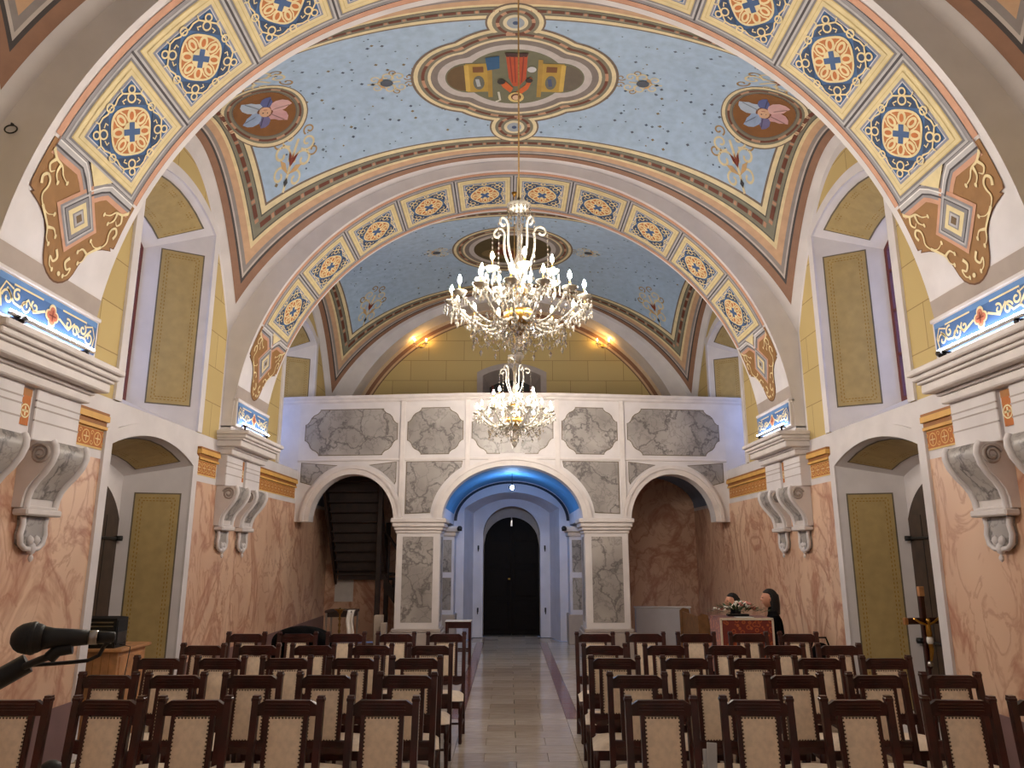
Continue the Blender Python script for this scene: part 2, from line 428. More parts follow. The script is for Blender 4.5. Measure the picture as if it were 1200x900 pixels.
def band(P, outl, g0, g1, seg=True):
    """ring between two grown outlines with red bars set in it"""
    P.ring(outl(g0), outl(g1), (128, 124, 106), 4); gm0, gm1 = g0-(g0-g1)*.34, g0-(g0-g1)*.66
    a, b_ = outl(gm0), outl(gm1); n_ = len(a)
    for i in range(0, n_, 6):
        ii = [(i+k) % n_ for k in range(5)]
        P.ring([a[k] for k in ii], [b_[k] for k in ii], (112, 62, 44), 5, False)
        ii = [(i+k) % n_ for k in (4, 5, 6)]
        P.ring([a[k] for k in ii], [b_[k] for k in ii], (196, 150, 120), 5, False)
def cherub(P, mx=1):
    for (a, L, w, c) in ((2.55, .62, .20, (150, 170, 200)), (3.75, .66, .22, (176, 190, 206)), (.5, .62, .2, (206, 160, 160)), (-.35, .66, .22, (214, 172, 168)), (1.75, .5, .17, (112, 108, 150)), (-1.35, .52, .17, (88, 98, 150))):
        ca, sa = math.cos(a), math.sin(a)
        pts = [(.06, -.06), (.25, -w*.8), (.5, -w*1.15), (.75, -w*1.1), (.93, -w*.7), (1.02, -w*.1), (.86, w*.12), (.72, w*.42), (.55, w*.5), (.4, w*.75), (.2, w*.6), (.06, .08)]
        P.poly([(L*(p*ca-q/L*sa), L*(p*sa+q/L*ca)) for p, q in pts], c, 7)
        P.stroke([(.1*ca, .1*sa), (L*.9*ca, L*.9*sa)], .03, tuple(int(v*.72) for v in c), 8)
    P.disc(0, 0, .19, (122, 74, 44), 8); P.disc(0, 0, .145, (214, 172, 138), 9, .165)
    for x in (-.05, .05): P.disc(x, .03, .02, (60, 40, 34), 10)
    P.stroke([(-.045, -.07), (.045, -.07)], .02, (150, 70, 60), 10); P.stroke([(0, .02), (.01, -.03)], .018, (176, 126, 100), 10)
for bi, bay in enumerate(BAYS):
    f = vmap(bay); y0, y1 = bay; yc = (y0+y1)/2
    mb = MB(); mb.grid(lambda x, y: f(x, y), frange(-WX-.05, WX+.05, 84), frange(y0, y1, 40))
    sh = mb.build('vault_shell', 'plaster', ceil)
    P = Paint(f)
    for d0, d1, c in STR:                               # mitred border stripes
        n = 140
        for ye, sg in ((y0, 1), (y1, -1)):
            P.mb.grid(lambda t, d: f(t*(WX-d), ye+sg*d, P.h(1)), frange(-1, 1, n), [d0, (d0+d1)/2, d1], 0, c)
        for sg in (-1, 1):
            P.mb.grid(lambda t, d: f(sg*(WX-d), yc+t*((y1-y0)/2-d), P.h(1)), frange(-1, 1, n//2), [d0, (d0+d1)/2, d1], 0, c)
    for ye, sg in ((y0, 1), (y1, -1)):                  # red bars with pink squares
        k = 36; Lx = (WX-.5)*2/k
        for i in range(k):
            x0 = -(WX-.5)+i*Lx
            P.mb.grid(lambda x, d: f(x, ye+sg*d, P.h(4)), frange(x0, x0+Lx*.7, 4), [.44, .49], 0, (112, 62, 44))
            P.mb.grid(lambda x, d: f(x, ye+sg*d, P.h(4)), [x0+Lx*.76, x0+Lx*.94], [.44, .49], 0, (196, 150, 120))
    for sg in (-1, 1):
        k = 14; hl = (y1-y0)/2-.5; Ly = 2*hl/k
        for i in range(k):
            a = yc-hl+i*Ly
            P.mb.grid(lambda y, d: f(sg*(WX-d), y, P.h(4)), frange(a, a+Ly*.7, 4), [.44, .49], 0, (112, 62, 44))
            P.mb.grid(lambda y, d: f(sg*(WX-d), y, P.h(4)), [a+Ly*.76, a+Ly*.94], [.44, .49], 0, (196, 150, 120))
    P.build('painted_border', ceil)
    P = Paint(f); xi = WX-.63
    P.mb.grid(lambda x, y: f(x, y, P.h(1)), frange(-xi, xi, 72), frange(y0+.63, y1-.63, 32), 0, SKY)
    P.build('painted_blue_field', ceil)
    if bi == 0: continue
    P = Paint(f); rnd = random.Random(bi)
    for i in range(330):
        x, y, r = rnd.uniform(-xi+.1, xi-.1), rnd.uniform(y0+.72, y1-.72), rnd.choice((.012, .016, .026))
        P.poly([(x+r, y), (x, y+r), (x-r, y), (x, y-r)], rnd.choice(((72, 84, 110), (96, 108, 128), (132, 116, 86), (90, 96, 116))), 2)
    tag(P.build('painted_stars', ceil), kind='stuff')
    for sg in (-1, 1):                                  # corner filigree and side medallions
        for e in ((-1, 1) if bi == 1 else (1, -1)):
            P = Paint(f); P.at(sg*3.22, yc+e*((y1-y0)/2-.98), .29, -sg*.5 if e > 0 else math.pi+sg*.5, 1, .36)
            if e > 0: P.at(sg*3.16, y1-1.02, .36, sg*2.60, 1, .46)
            else: P.at(sg*3.16, y0+1.02, .36, sg*.54, 1, .46)
            P.mb = MB(); filigree(P); P.build('painted_filigree', ceil)
        if bi == 1:
            P = Paint(f); P.at(sg*3.30, yc, .50, 0, 1, .60)
            ol = lambda g: [((.76+g)*math.cos(2*math.pi*i/48), (.76+g)*math.sin(2*math.pi*i/48)) for i in range(48)]
            P.ring(ol(.31), ol(.28), (122, 106, 92), 3); P.ring(ol(.28), ol(.20), (232, 216, 174), 3)
            band(P, ol, .20, .03); P.ring(ol(.03), ol(0), (104, 98, 90), 4); P.fan(ol(0), (0, 0), (132, 86, 40), 5, 3)
            P.at(sg*3.30, yc, .52, R_(-20)*sg, 1, .62); cherub(P); P.build('painted_cherub_medallion', ceil)
    # central painting
    P = Paint(f)
    if bi == 1:
        cy = 8.68
        def ol(g, n=96):
            out = []
            for i in range(n):
                t = 2*math.pi*i/n; c, s_ = math.cos(t), math.sin(t); best = 0
                r = 1/math.sqrt((c/(.66+g))**2+(s_/(.58+g))**2); best = r
                for sx in (-1, 1):
                    b2 = .60*sx*c; disc = b2*b2-(.36-(.32+g)**2)
                    if disc > 0: best = max(best, b2+math.sqrt(disc))
                out.append((best*c, best*s_))
            return out
    else:
        cy = 14.40
        def ol(g, n=96): return [((.80+g)*math.cos(2*math.pi*i/n), (.72+g)*math.sin(2*math.pi*i/n)) for i in range(n)]
    P.at(0, cy)
    if bi == 1:
        for sy in (-1.10, 1.12):                        # small roundels that tie the frame to the border
            rr_ = lambda g: [(g*math.cos(2*math.pi*i/36), sy+g*math.sin(2*math.pi*i/36)) for i in range(36)]
            P.fan(rr_(.36), (0, sy), (122, 106, 92), 2, 2); P.ring(rr_(.335), rr_(.28), (232, 216, 174), 4); 
            band(P, rr_, .28, .15); P.fan(rr_(.15), (0, sy), (226, 214, 180), 5, 2); P.fan(rr_(.105), (0, sy), (160, 170, 180), 6, 2); P.fan(rr_(.035), (0, sy), (66, 84, 120), 7, 1)
    P.ring(ol(.45), ol(.415), (122, 106, 92), 3); P.ring(ol(.415), ol(.36), (232, 216, 174), 3); band(P, ol, .36, .23)
    P.ring(ol(.23), ol(.19), (228, 212, 176), 4); P.ring(ol(.19), ol(.10), (132, 122, 116), 4); P.ring(ol(.10), ol(0), (196, 188, 184), 4)
    P.build('painted_frame', ceil)
    P = Paint(f); P.at(0, cy)
    if bi == 1:
        P.fan(ol(0), (0, 0), (112, 112, 88), 4, 5)
        for s_ in (-1, 1):
            P.fan([(s_*(.66+.24*math.cos(t)), .27*math.sin(t)) for t in [2*math.pi*i/24 for i in range(24)]], (s_*.66, 0), (104, 80, 46) if s_ < 0 else (108, 98, 84), 5, 2)
            P.rect(s_*.36, s_*.64, -.30, .30, (184, 150, 62), 6, 2, 3); P.rect(s_*.60, s_*.66, -.28, .28, (206, 172, 84), 7, 1, 2); P.rect(s_*.30, s_*.36, -.38, .42, (170, 136, 58), 7, 1, 3)
            P.rect(s_*.41, s_*.55, -.24, -.12, (122, 76, 34), 7, 1, 1); P.fan([(s_*.48+.075*math.cos(t), .10+.15*math.sin(t)) for t in [2*math.pi*i/18 for i in range(18)]], (s_*.48, .10), (104, 104, 94), 7, 1)
            P.stroke([(s_*.48-.02, .02), (s_*.48, .18)], .05, (70, 84, 120) if s_ > 0 else (180, 186, 190), 8)
        P.poly([(-.38, -.42), (-.2, -.46), (-.2, -.2), (-.36, -.16)], (36, 88, 132), 8)
        P.poly([(-.12, -.50), (.16, -.50), (.15, .02), (.06, .18), (-.02, .18), (-.08, .0)], (186, 74, 30), 8)
        for k in range(4): P.stroke([(-.07+k*.06, -.48), (-.03+k*.04, .1)], .018, (136, 44, 22), 9)
        P.poly([(-.13, -.52), (.17, -.52), (.15, -.44), (-.11, -.44)], (66, 28, 22), 9)
        P.poly([(.02, .30), (.14, .16), (.2, -.02), (.24, .02), (.18, .24), (.08, .36)], (204, 96, 34), 9)
        P.poly([(-.06, .32), (-.16, .2), (-.2, .1), (-.12, .08), (-.02, .22)], (204, 96, 34), 9)
        P.disc(-.18, .08, .055, (40, 30, 26), 10); P.disc(.19, .05, .05, (52, 36, 30), 10); P.disc(.02, .42, .11, (226, 200, 130), 10); P.disc(.02, .41, .07, (104, 52, 32), 11, .075)
        P.disc(.02, .42, .05, (226, 188, 154), 12, .055); P.stroke([(-.22, .3), (-.2, .48), (-.26, .52)], .03, (214, 212, 196), 9); P.disc(.22, -.18, .06, (206, 206, 206), 9)
    else:
        P.fan(ol(0), (0, 0), (84, 72, 46), 4, 4); P.fan([(.55*math.cos(t)-.1, .2+.28*math.sin(t)) for t in [2*math.pi*i/20 for i in range(20)]], (-.1, .2), (120, 100, 66), 5, 2)
        P.poly([(-.38, .1), (-.1, .42), (.1, .45), (.05, .1), (-.2, -.1)], (120, 56, 40), 6); P.disc(-.22, -.28, .14, (66, 34, 24), 7, .18); P.disc(-.2, -.2, .09, (176, 128, 96), 8)
        P.poly([(.2, .3), (.5, .2), (.45, -.1), (.25, 0)], (102, 92, 70), 6)
    P.build('painted_scene', ceil)
    for sg in (-1, 1):                                  # little sprays beside the central frame
        P = Paint(f); ox = 1.62 if bi == 1 else 1.5; P.at(sg*(ox+.04), cy-.02, .30, sg*math.pi/2, 1, .28)
        filigree(P); P.disc(0, -.1, .24, (84, 92, 104), 7, .3); P.build('painted_spray', ceil)

# flat plaster over the sanctuary behind the viewer
MB().box(-5.2, 5.2, -4.2, 1.65, 8.0, 8.2).build('sanctuary_ceiling', 'plaster', ceil)

# ================================================================== TRANSVERSE ARCHES
def amap(ym, sg=1):
    def f(s, t, h=0):
        a = sg*s/RA; r = RA-h
        return Vector((r*math.sin(a), t, r*math.cos(a)))
    return f
def arch_body(name, y0, y1, label):
    mb = MB(); n = 96; A = frange(-math.pi/2, math.pi/2, n)
    mb.grid(lambda a, y: (RA*math.sin(a), y, ZA+RA*math.cos(a)), A, [y0, y1])
    for y in (y0, y1): mb.grid(lambda a, r: (r*math.sin(a), y, ZA+r*math.cos(a)), A, [RA, RA+1.3])
    o = mb.build(name, 'plaster'); return tag(o, label, 'arch', None, 'structure')
def rosette(P, sc, scy):
    k7 = math.sqrt(.5); P.T = lambda p: ((p[0]-p[1])*k7*sc, (p[0]+p[1])*k7*scy)
    se = lambda r, n=32: [(r*math.copysign(abs(math.cos(t))**.7, math.cos(t)), r*math.copysign(abs(math.sin(t))**.7, math.sin(t))) for t in [2*math.pi*i/n for i in range(n)]]
    for k in range(4):                                  # scroll clusters on the four sides
        a = k*math.pi/2; ca, sa = math.cos(a), math.sin(a); q = lambda x, y: (x*ca-y*sa, x*sa+y*ca)
        P.poly([q(x, y) for x, y in ((-.34, .5), (.34, .5), (.2, .68), (0, .84), (-.2, .68))], (50, 72, 106), 5)
        for (x, y, r) in ((0, .64, .085), (0, .80, .07)): P.circ(*q(x, y), r, .034, CREAM, 7, 12)
        for m_ in (-1, 1):
            P.stroke([q(m_*.05, .72), q(m_*.2, .72), q(m_*.3, .64), q(m_*.36, .52), q(m_*.46, .47)], .034, CREAM, 7)
            P.stroke([q(m_*.2, .72), q(m_*.24, .80)], .028, CREAM, 7); P.stroke([q(m_*.16, .53), q(m_*.2, .58), q(m_*.12, .62)], .028, CREAM, 7)
        b_ = a+math.pi/4; P.circ(.66*math.cos(b_), .66*math.sin(b_), .075, .034, CREAM, 7, 12)
    P.fan(se(.47), (0, 0), CREAM, 6, 3); P.fan(se(.425), (0, 0), (192, 118, 62), 7, 3)
    for k in range(8):
        a = k*math.pi/4; d = .31 if k % 2 == 0 else .33; rx, ry = (.14, .10) if k % 2 == 0 else (.13, .088)
        P.disc(d*math.cos(a), d*math.sin(a), rx, CREAM, 8, ry, 14, a); P.disc(d*math.cos(a), d*math.sin(a), rx-.055, (196, 116, 58), 9, ry-.05, 12, a)
        if k % 2:
            for m_ in (-1, 1): P.stroke([(.20*math.cos(a+m_*.5), .20*math.sin(a+m_*.5)), (.36*math.cos(a+m_*.36), .36*math.sin(a+m_*.36)), (.47*math.cos(a+m_*.2), .47*math.sin(a+m_*.2))], .03, CREAM, 8)
    P.disc(0, 0, .21, CREAM, 10)
    c_ = .06; L = .19
    P.poly([(-c_, -L), (c_, -L), (c_, -c_), (L, -c_), (L, c_), (c_, c_), (c_, L), (-c_, L), (-c_, c_), (-L, c_), (-L, -c_), (-c_, -c_)], (62, 92, 138), 11)
    P.at()
PITCHA = R_(13.47)
def smooth(p, n=4):
    out = []
    for i in range(len(p)-1):
        a, b_, c, d = p[max(i-1, 0)], p[i], p[i+1], p[min(i+2, len(p)-1)]
        for k in range(n):
            t = k/n; out.append(tuple(.5*(2*b_[j]+(c[j]-a[j])*t+(2*a[j]-5*b_[j]+4*c[j]-d[j])*t*t+(3*b_[j]-a[j]-3*c[j]+d[j])*t**3) for j in (0, 1)))
    return out+[p[-1]]
def panel_mesh():
    P = Paint(amap(0)); hs = PITCHA*RA/2
    P.rect(-hs, hs, -.565, .565, GRY, 1, 8); P.rect(-hs+.012, hs-.012, -.55, .55, LGR, 2, 8); P.rect(-hs+.035, hs-.035, -.53, .53, (128, 126, 130), 3, 8)
    for s_ in (-1, 1): P.rect(s_*hs, s_*(hs-.012), -.565, .565, DGR, 3, 1)
    P.rect(-.425, .425, -.51, .51, (208, 186, 128), 4, 8); P.rect(-.415, .415, -.50, .50, YEL, 5, 8); P.rect(-.385, .385, -.455, .455, (206, 184, 128), 6, 8); P.rect(-.378, .378, -.447, .447, YEL, 7, 8)
    P.rect(-.345, .345, -.405, .405, (146, 150, 166), 8, 8); P.rect(-.325, .325, -.385, .385, (214, 214, 218), 9, 8); P.rect(-.315, .315, -.375, .375, BLU, 10, 8)
    fn0 = P.fn; P.fn = lambda s, t, h: fn0(s, t, h+.016)
    rosette(P, .465, .555)
    return P.mb.mesh('painted_panel', 'paint')
PANEL = panel_mesh()
def endpiece_mesh(sg):
    """the painted bracket below the lowest panel; s runs downwards"""
    P = Paint(amap(0, sg)); g = lambda k: .003+.0022*k
    hf = [(.03, .66), (.15, .66), (.30, .66), (.44, .66), (.495, .655), (.505, .60), (.53, .625), (.545, .575), (.57, .50), (.61, .42), (.66, .355), (.74, .295), (.84, .255), (.93, .225), (1.0, .185), (1.05, .125), (1.08, .06), (1.09, 0)]
    out = [(a, -b_) for a, b_ in hf]+hf[-2::-1]
    P.fan(out, (.42, 0), (104, 66, 38), 1, 8)
    P.fan([(.42+(p[0]-.42)*(.975 if p[0] > .44 else 1), p[1]*(.965 if p[0] > .44 else .995)) for p in out], (.42, 0), (152, 110, 62), 2, 8)
    for m_ in (-1, 1):                                   # frame bands run in along the panel end, then meet in the cross
        pth = [(.035, m_*.60), (.035, m_*.40), (.035, m_*.22), (.09, m_*.13), (.15, m_*.06), (.205, 0)]
        for w, c, l, o_ in ((.16, SAL, 3, .045), (.115, GRY, 4, .02), (.05, LGR, 5, .01), (.018, DGR, 6, .045), (.012, (236, 234, 232), 6, -.01)): P.stroke([(a+o_, b_*(1+o_*.4)) for a, b_ in pth], w, c, l)
    P.poly([(-.01, -.19), (-.01, .19), (.07, .09), (.14, 0), (.07, -.09)], YEL, 8)
    for r, c, l in ((.335, SAL, 5), (.285, GRY, 6), (.255, LGR, 7), (.228, DGR, 8), (.214, (140, 138, 142), 8.5), (.165, YEL, 9), (.10, GRY, 10), (.08, LGR, 11), (.05, (120, 98, 70), 12)):
        cs_ = [(.47-r, 0), (.47, r*.92), (.47+r, 0), (.47, -r*.92)]
        P.fan([(cs_[i][0]+(cs_[(i+1) % 4][0]-cs_[i][0])*j/6, cs_[i][1]+(cs_[(i+1) % 4][1]-cs_[i][1])*j/6) for i in range(4) for j in range(6)], (.47, 0), c, l, 5)
    for m_ in (-1, 1):
        for pts in ([(.12, .60), (.17, .53), (.19, .44), (.25, .38), (.28, .30)], [(.19, .46), (.27, .46), (.33, .40)], [(.42, .56), (.36, .58), (.32, .54), (.35, .49), (.41, .48), (.49, .50), (.56, .45), (.60, .36), (.57, .28)],
                    [(.56, .45), (.63, .37), (.70, .30), (.78, .27), (.82, .22)], [(.70, .30), (.68, .22), (.73, .17)], [(.82, .10), (.88, .06), (.93, .10), (.90, .15), (.97, .13), (1.0, .08)], [(.17, .53), (.24, .57), (.29, .53), (.26, .49)]):
            P.stroke(smooth([(a, m_*b_) for a, b_ in pts]), .030, CREAM, 6, False, True)
        for (a, b_) in ((.12, .60), (.28, .30), (.57, .28), (.82, .22), (.73, .17), (1.0, .08), (.33, .40)): P.disc(a, m_*b_, .022, CREAM, 6, .014)
    P.disc(1.0, .02, .022, CREAM, 6)
    return P.mb.mesh('painted_bracket', 'paint')
ENDP = {1: endpiece_mesh(1), -1: endpiece_mesh(-1)}
arches = []
for ai, (y0, y1) in enumerate(ARCH):
    ym = (y0+y1)/2
    A = arch_body('transverse_arch', y0, y1, ['nearest wide round arch painted with blue rosette panels', 'farther round arch with blue rosette panels behind the large chandelier'][ai]); arches.append(A)
    P = Paint(amap(ym)); smax = R_(90-22.7)*RA
    for s_ in (-1, 1):
        for a, b_, c, l in ((.60, .665, SAL, 1), (.59, .60, DGR, 2), (.565, .59, GRY, 1), (.665, .672, (170, 120, 96), 1)):
            P.mb.grid(lambda s, t: P.fn(s, t, P.h(l)), frange(-smax, smax, 72), sorted((s_*a, s_*b_)), 0, c)
    P.build('painted_edge_bands', A, (0, ym, ZA))
    for k in range(-5, 5):
        o = bpy.data.objects.new('painted_panel', PANEL); COL.objects.link(o); o.parent = A
        o.location = (0, ym, ZA); o.rotation_euler = (0, (k+.5)*PITCHA, 0)
    for s_ in (-1, 1):
        o = bpy.data.objects.new('painted_bracket', ENDP[s_]); COL.objects.link(o); o.parent = A
        o.location = (0, ym, ZA); o.rotation_euler = (0, s_*R_(90-22.7), 0)
    # piers, cornices, blue frieze boxes
    for s_ in (-1, 1):
        side = 'left' if s_ < 0 else 'right'; nf = ['nearest', 'farther'][ai]
        p = MB()
        for yy0, yy1 in ((y0, ym-.09), (ym+.09, y1)): p.cbox(s_*4.11, s_*4.30, yy0, yy1, 2.88, 3.34, .008)
        p.box(s_*4.15, s_*4.30, ym-.09, ym+.09, 2.88, 3.34); p.box(s_*4.10, s_*4.30, y0, y1, 3.34, 3.74)
        pr = p.build('arch_pier', 'plaster', A)
        cm = MB()
        for z0, z1, e in ((3.32, 3.40, .06), (3.40, 3.43, .09), (3.43, 3.52, .20), (3.52, 3.55, .23), (3.55, 3.60, .27), (3.60, 3.66, .31)):
            cm.cbox(s_*(4.10-e), s_*4.28, y0-e*.4, y1+e*.4, z0, z1, .012)
        cm.build('cornice', 'moulding', A)
        bxm = MB().cbox(s_*4.035, s_*4.12, y0+.01, y1-.01, 3.74, 4.13, .01).cbox(s_*4.02, s_*4.12, y0, y1, 4.11, 4.15, .008)
        bxm.build('frieze_box', 'moulding', A)
        MB().grid(lambda a, y: ((RA-.004)*math.sin(a)*s_, y, ZA+(RA-.004)*math.cos(a)), frange(R_(84), R_(81.3), 3), [y0, y1]).build('impost_band', 'plaster_grey', A)
        # thin string lines on the pier
        sl = MB()
        for z in (3.04, 3.15, 3.21):
            for yy0, yy1 in ((y0, ym-.09), (ym+.09, y1)): sl.box(s_*4.107, s_*4.13, yy0, yy1, z, z+.013)
        sl.build('string_moulding', 'plinth_grey', A)
        P = Paint(lambda a, b_, h, s_=s_: Vector((s_*(4.15-.004-h), ym+a*s_, b_)))
        P.rect(-.06, .06, 2.99, 3.24, (190, 108, 36), 1, 1); P.rect(-.065, .065, 3.24, 3.30, (170, 112, 52), 1, 1); P.circ(0, 3.11, .055, .014, CREAM, 2); P.rect(-.04, .04, 3.1, 3.12, CREAM, 2, 1); P.rect(-.01, .01, 3.07, 3.15, CREAM, 2, 1)
        P.build('painted_pier_block', A)
        P = Paint(lambda a, b_, h, s_=s_: Vector((s_*(4.035-h), ym+a*s_, 3.94+b_)))
        P.rect(-.70, .70, -.165, .155, BLU, 1, 1); P.rect(-.70, .70, .10, .155, (96, 138, 190), 2, 1)
        for m_ in (-1, 1):
            P.stroke([(m_*.64, -.12), (m_*.67, .0), (m_*.62, .09), (m_*.52, .06), (m_*.52, .10), (m_*.14, .10)], .016, CREAM, 3)
            P.spiral(m_*.58, -.03, .07, 0, 1.1, .02, CREAM, 3, m_); P.spiral(m_*.47, .02, .055, 2, 1.1, .02, CREAM, 3, -m_); P.spiral(m_*.36, -.03, .06, 3, 1.1, .02, CREAM, 3, m_); P.spiral(m_*.24, 0, .05, 1, 1.1, .02, CREAM, 3, -m_)
            P.stroke([(m_*.60, .05), (m_*.5, -.05), (m_*.42, -.06), (m_*.33, .03), (m_*.25, -.05), (m_*.1, .01)], .022, CREAM, 3)
        for k in range(4): P.disc(.045*math.cos(k*1.571), .055*math.sin(k*1.571), .05, CREAM, 3)
        for k in range(4): P.disc(.04*math.cos(k*1.571), .045*math.sin(k*1.571), .036, (196, 116, 84), 4)
        P.stroke([(-.05, 0), (.05, 0)], .014, (130, 50, 30), 5); P.stroke([(0, -.05), (0, .05)], .014, (130, 50, 30), 5)
        P.build('painted_frieze', A)
        # LED strip light in front of the frieze
        L = empty('led_strip_light', (s_*3.975, ym, 3.80)); tag(L, 'glowing white LED strip below blue frieze on the %s cornice of the %s arch' % (side, nf), 'lamp', 'LED strips on the cornices')
        MB().tube([(0, -.60, 0), (0, .60, 0)], .011, 8).build('light_tube', 'led', L)
        MB().box(-.018, .018, -.60, .60, -.032, -.014).build('channel', 'steel', L)
        br_ = MB()
        for yy in (-.5, .5): br_.box(-.012, s_*.066, yy-.012, yy+.012, -.045, -.03)
        for yy in (-.5, .5): br_.box(-.012, .012, yy-.012, yy+.012, -.13, -.03)
        br_.build('bracket', 'dark_metal', L)
A3 = arch_body('transverse_arch', 16.85, YB, 'plain cream wall arch framing the yellow end wall above the gallery'); arches.append(A3)
for s_ in (-1, 1): MB().box(s_*4.10, s_*4.30, 16.85, YB, 3.72, 4.0).build('arch_pier', 'plaster', A3)

# ================================================================== SIDE WALLS
def seg_arch(y0, y1, zs, za, n=16):
    """segmental arch points from (y0,zs) over the apex to (y1,zs)"""
    c = (y1-y0)/2; h = za-zs; r = (c*c+h*h)/(2*h); ym = (y0+y1)/2; zc = za-r
    return [(y, zc+math.sqrt(r*r-(y-ym)**2)) for y in frange(y0, y1, n)]
LOW = {1: (7.73, 9.78, 3.06, 3.27)}
UPP = {1: (7.82, 9.81, 6.33, 6.56), 2: (13.42, 15.50, 6.33, 6.56)}
Z_D, Z_P, Z_F, Z_S = .56, 2.88, 3.40, 3.52
def walltop(bi, y): return vz(BAYS[bi], WX, y)
def quad(P00, P10, P11, P01, h_n):
    def f(a, b_, h):
        p = P00.lerp(P10, a).lerp(P01.lerp(P11, a), b_); return p+h_n*h
    return f
def dash_panel(fn, a0, a1, b0, b1, la, lb, name, parent):
    """ochre field with a dark edge line and two rows of painted dashes; la, lb are the side lengths in metres"""
    P = Paint(fn); ea, eb = .018/la, .018/lb
    P.rect(a0-ea, a1+ea, b0-eb, b1+eb, (112, 102, 84), 0, 6, 6); P.rect(a0, a1, b0, b1, (180, 156, 102), 1, 6, 6)
    for ins in (.05, .085):
        ia, ib = ins/la, ins/lb; ka = max(3, int((a1-a0)*la/.055)); kb = max(3, int((b1-b0)*lb/.055))
        for i in range(kb):
            q = b0+ib+(b1-b0-2*ib)*(i+.2)/kb; q1 = q+.026/lb
            for x in (a0+ia, a1-ia): P.rect(x-.006/la, x+.006/la, q, q1, (156, 120, 44), 2, 1)
        for i in range(ka):
            q = a0+ia+(a1-a0-2*ia)*(i+.2)/ka; q1 = q+.026/la
            for z in (b0+ib, b1-ib): P.rect(q, q1, z-.006/lb, z+.006/lb, (156, 120, 44), 2, 1)
    return P.build(name, parent)
wn = 0
for s_ in (-1, 1):
    side = 'left' if s_ < 0 else 'right'; X = s_*WX; mb = MB()
    def col(ya, yb, ivs):
        for za0, za1, zb0, zb1, mt in ivs:
            mb.add([(X, ya, za0), (X, yb, zb0), (X, yb, zb1), (X, ya, za1)], [(0, 1, 2, 3)], mt)
    flat = lambda a, b_, m_: (a, b_, a, b_, m_)
    base = [flat(0, Z_P, 0), flat(Z_P, Z_F, 1)]
    col(-4.2, 1.65, base+[flat(Z_F, 8.1, 1)])
    for (y0, y1) in ARCH+[(16.85, YB)]: col(y0, y1, base+[flat(Z_F, 6.2, 1)])
    for bi, (y0, y1) in enumerate(BAYS):
        lo, up = LOW.get(bi), UPP.get(bi); ys = set(frange(y0, y1, 60))
        lof = dict(seg_arch(*lo)) if lo else {}; upf = dict(seg_arch(*up)) if up else {}
        ys |= set(lof) | set(upf); ys = sorted(ys)
        def interp(d, y):
            k = sorted(d)
            for a, b_ in zip(k, k[1:]):
                if a-1e-9 <= y <= b_+1e-9: return d[a]+(d[b_]-d[a])*(y-a)/(b_-a)
        for ya, yb in zip(ys, ys[1:]):
            if yb-ya < 1e-6: continue
            ivs = []; ym = (ya+yb)/2
            if lo and lo[0] < ym < lo[1]: ivs.append((interp(lof, ya), Z_F, interp(lof, yb), Z_F, 1))
            else: ivs += base
            ta, tb = walltop(bi, ya), walltop(bi, yb); edge = ym-y0 < .08 or y1-ym < .08
            yt = lambda t: max(Z_S, t-.13)
            ivs.append(flat(Z_F, Z_S, 1))
            if up and up[0] < ym < up[1]:
                ivs.append((interp(upf, ya), yt(ta), interp(upf, yb), yt(tb), 2))
            else: ivs.append((Z_S, yt(ta), Z_S, yt(tb), 1 if edge else 2))
            ivs.append((yt(ta), ta+.06, yt(tb), tb+.06, 1))
            col(ya, yb, ivs)
    W = mb.build('wall_'+side, ['pink_marble', 'plaster', 'ashlar']); tag(W, '%s church wall of pink marbled plaster below and yellow blocks above' % side, 'wall', None, 'structure')
    # dado
    dm = MB()
    for a, b_ in ((-4.2, LOW[1][0]-.14), (LOW[1][1]+.14, YB)): dm.box(s_*(WX-.012), s_*(WX+.05), a, b_, 0, Z_D)
    D = dm.build('baseboard_'+side, 'dado'); tag(D, 'mauve painted dado along the foot of the %s wall' % side, 'baseboard', None, 'structure')
    # painted orange friezes with yellow mouldings
    for (a, b_) in ((6.95, 7.58), (9.93, 10.60), (12.15, 14.60)):
        P = Paint(lambda y, z, h: Vector((s_*(WX-h-.001), y, z))); n = max(1, round((b_-a)/.19)); w = (b_-a)/n
        P.rect(a, b_, 2.97, 3.17, (186, 106, 36), 1, 1); P.rect(a, b_, 2.965, 2.985, (226, 190, 120), 2, 1); P.rect(a, b_, 3.155, 3.17, (226, 190, 120), 2, 1)
        for i in range(n):
            c = a+(i+.5)*w; P.circ(c, 3.07, .065, .014, (226, 182, 110), 2, 12); P.rect(c-.045, c+.045, 3.064, 3.076, (236, 208, 150), 3, 1); P.rect(c-.006, c+.006, 3.025, 3.115, (236, 208, 150), 3, 1)
            for m_ in (-1, 1): P.spiral(c+w/2, 3.07+m_*.045, .03, 0, 1, .01, (226, 182, 110), 2, m_, 10)
        P.build('painted_frieze', W)
        e0 = .0 if a < 8 else (.12 if a < 12 else 0)
        P2 = MB()
        for z0, z1, pj, mt in ((3.17, 3.20, .045, 0), (3.20, 3.25, .03, 1), (3.25, 3.31, .06, 0), (3.31, 3.34, .05, 1)):
            P2.box(s_*(WX-pj), s_*(WX+.02), a, b_, z0, z1, mt)
        P2.build('frieze_moulding', ['oak_paint', 'oak_dark'], W) if 'oak_paint' in M else (plain('oak_paint', (212, 164, 84), .6, .04), plain('oak_dark', (150, 96, 40), .6, .04), P2.build('frieze_moulding', ['oak_paint', 'oak_dark'], W))
    # niches: lower door niches and upper windows
    DEP, INS = .75, .43
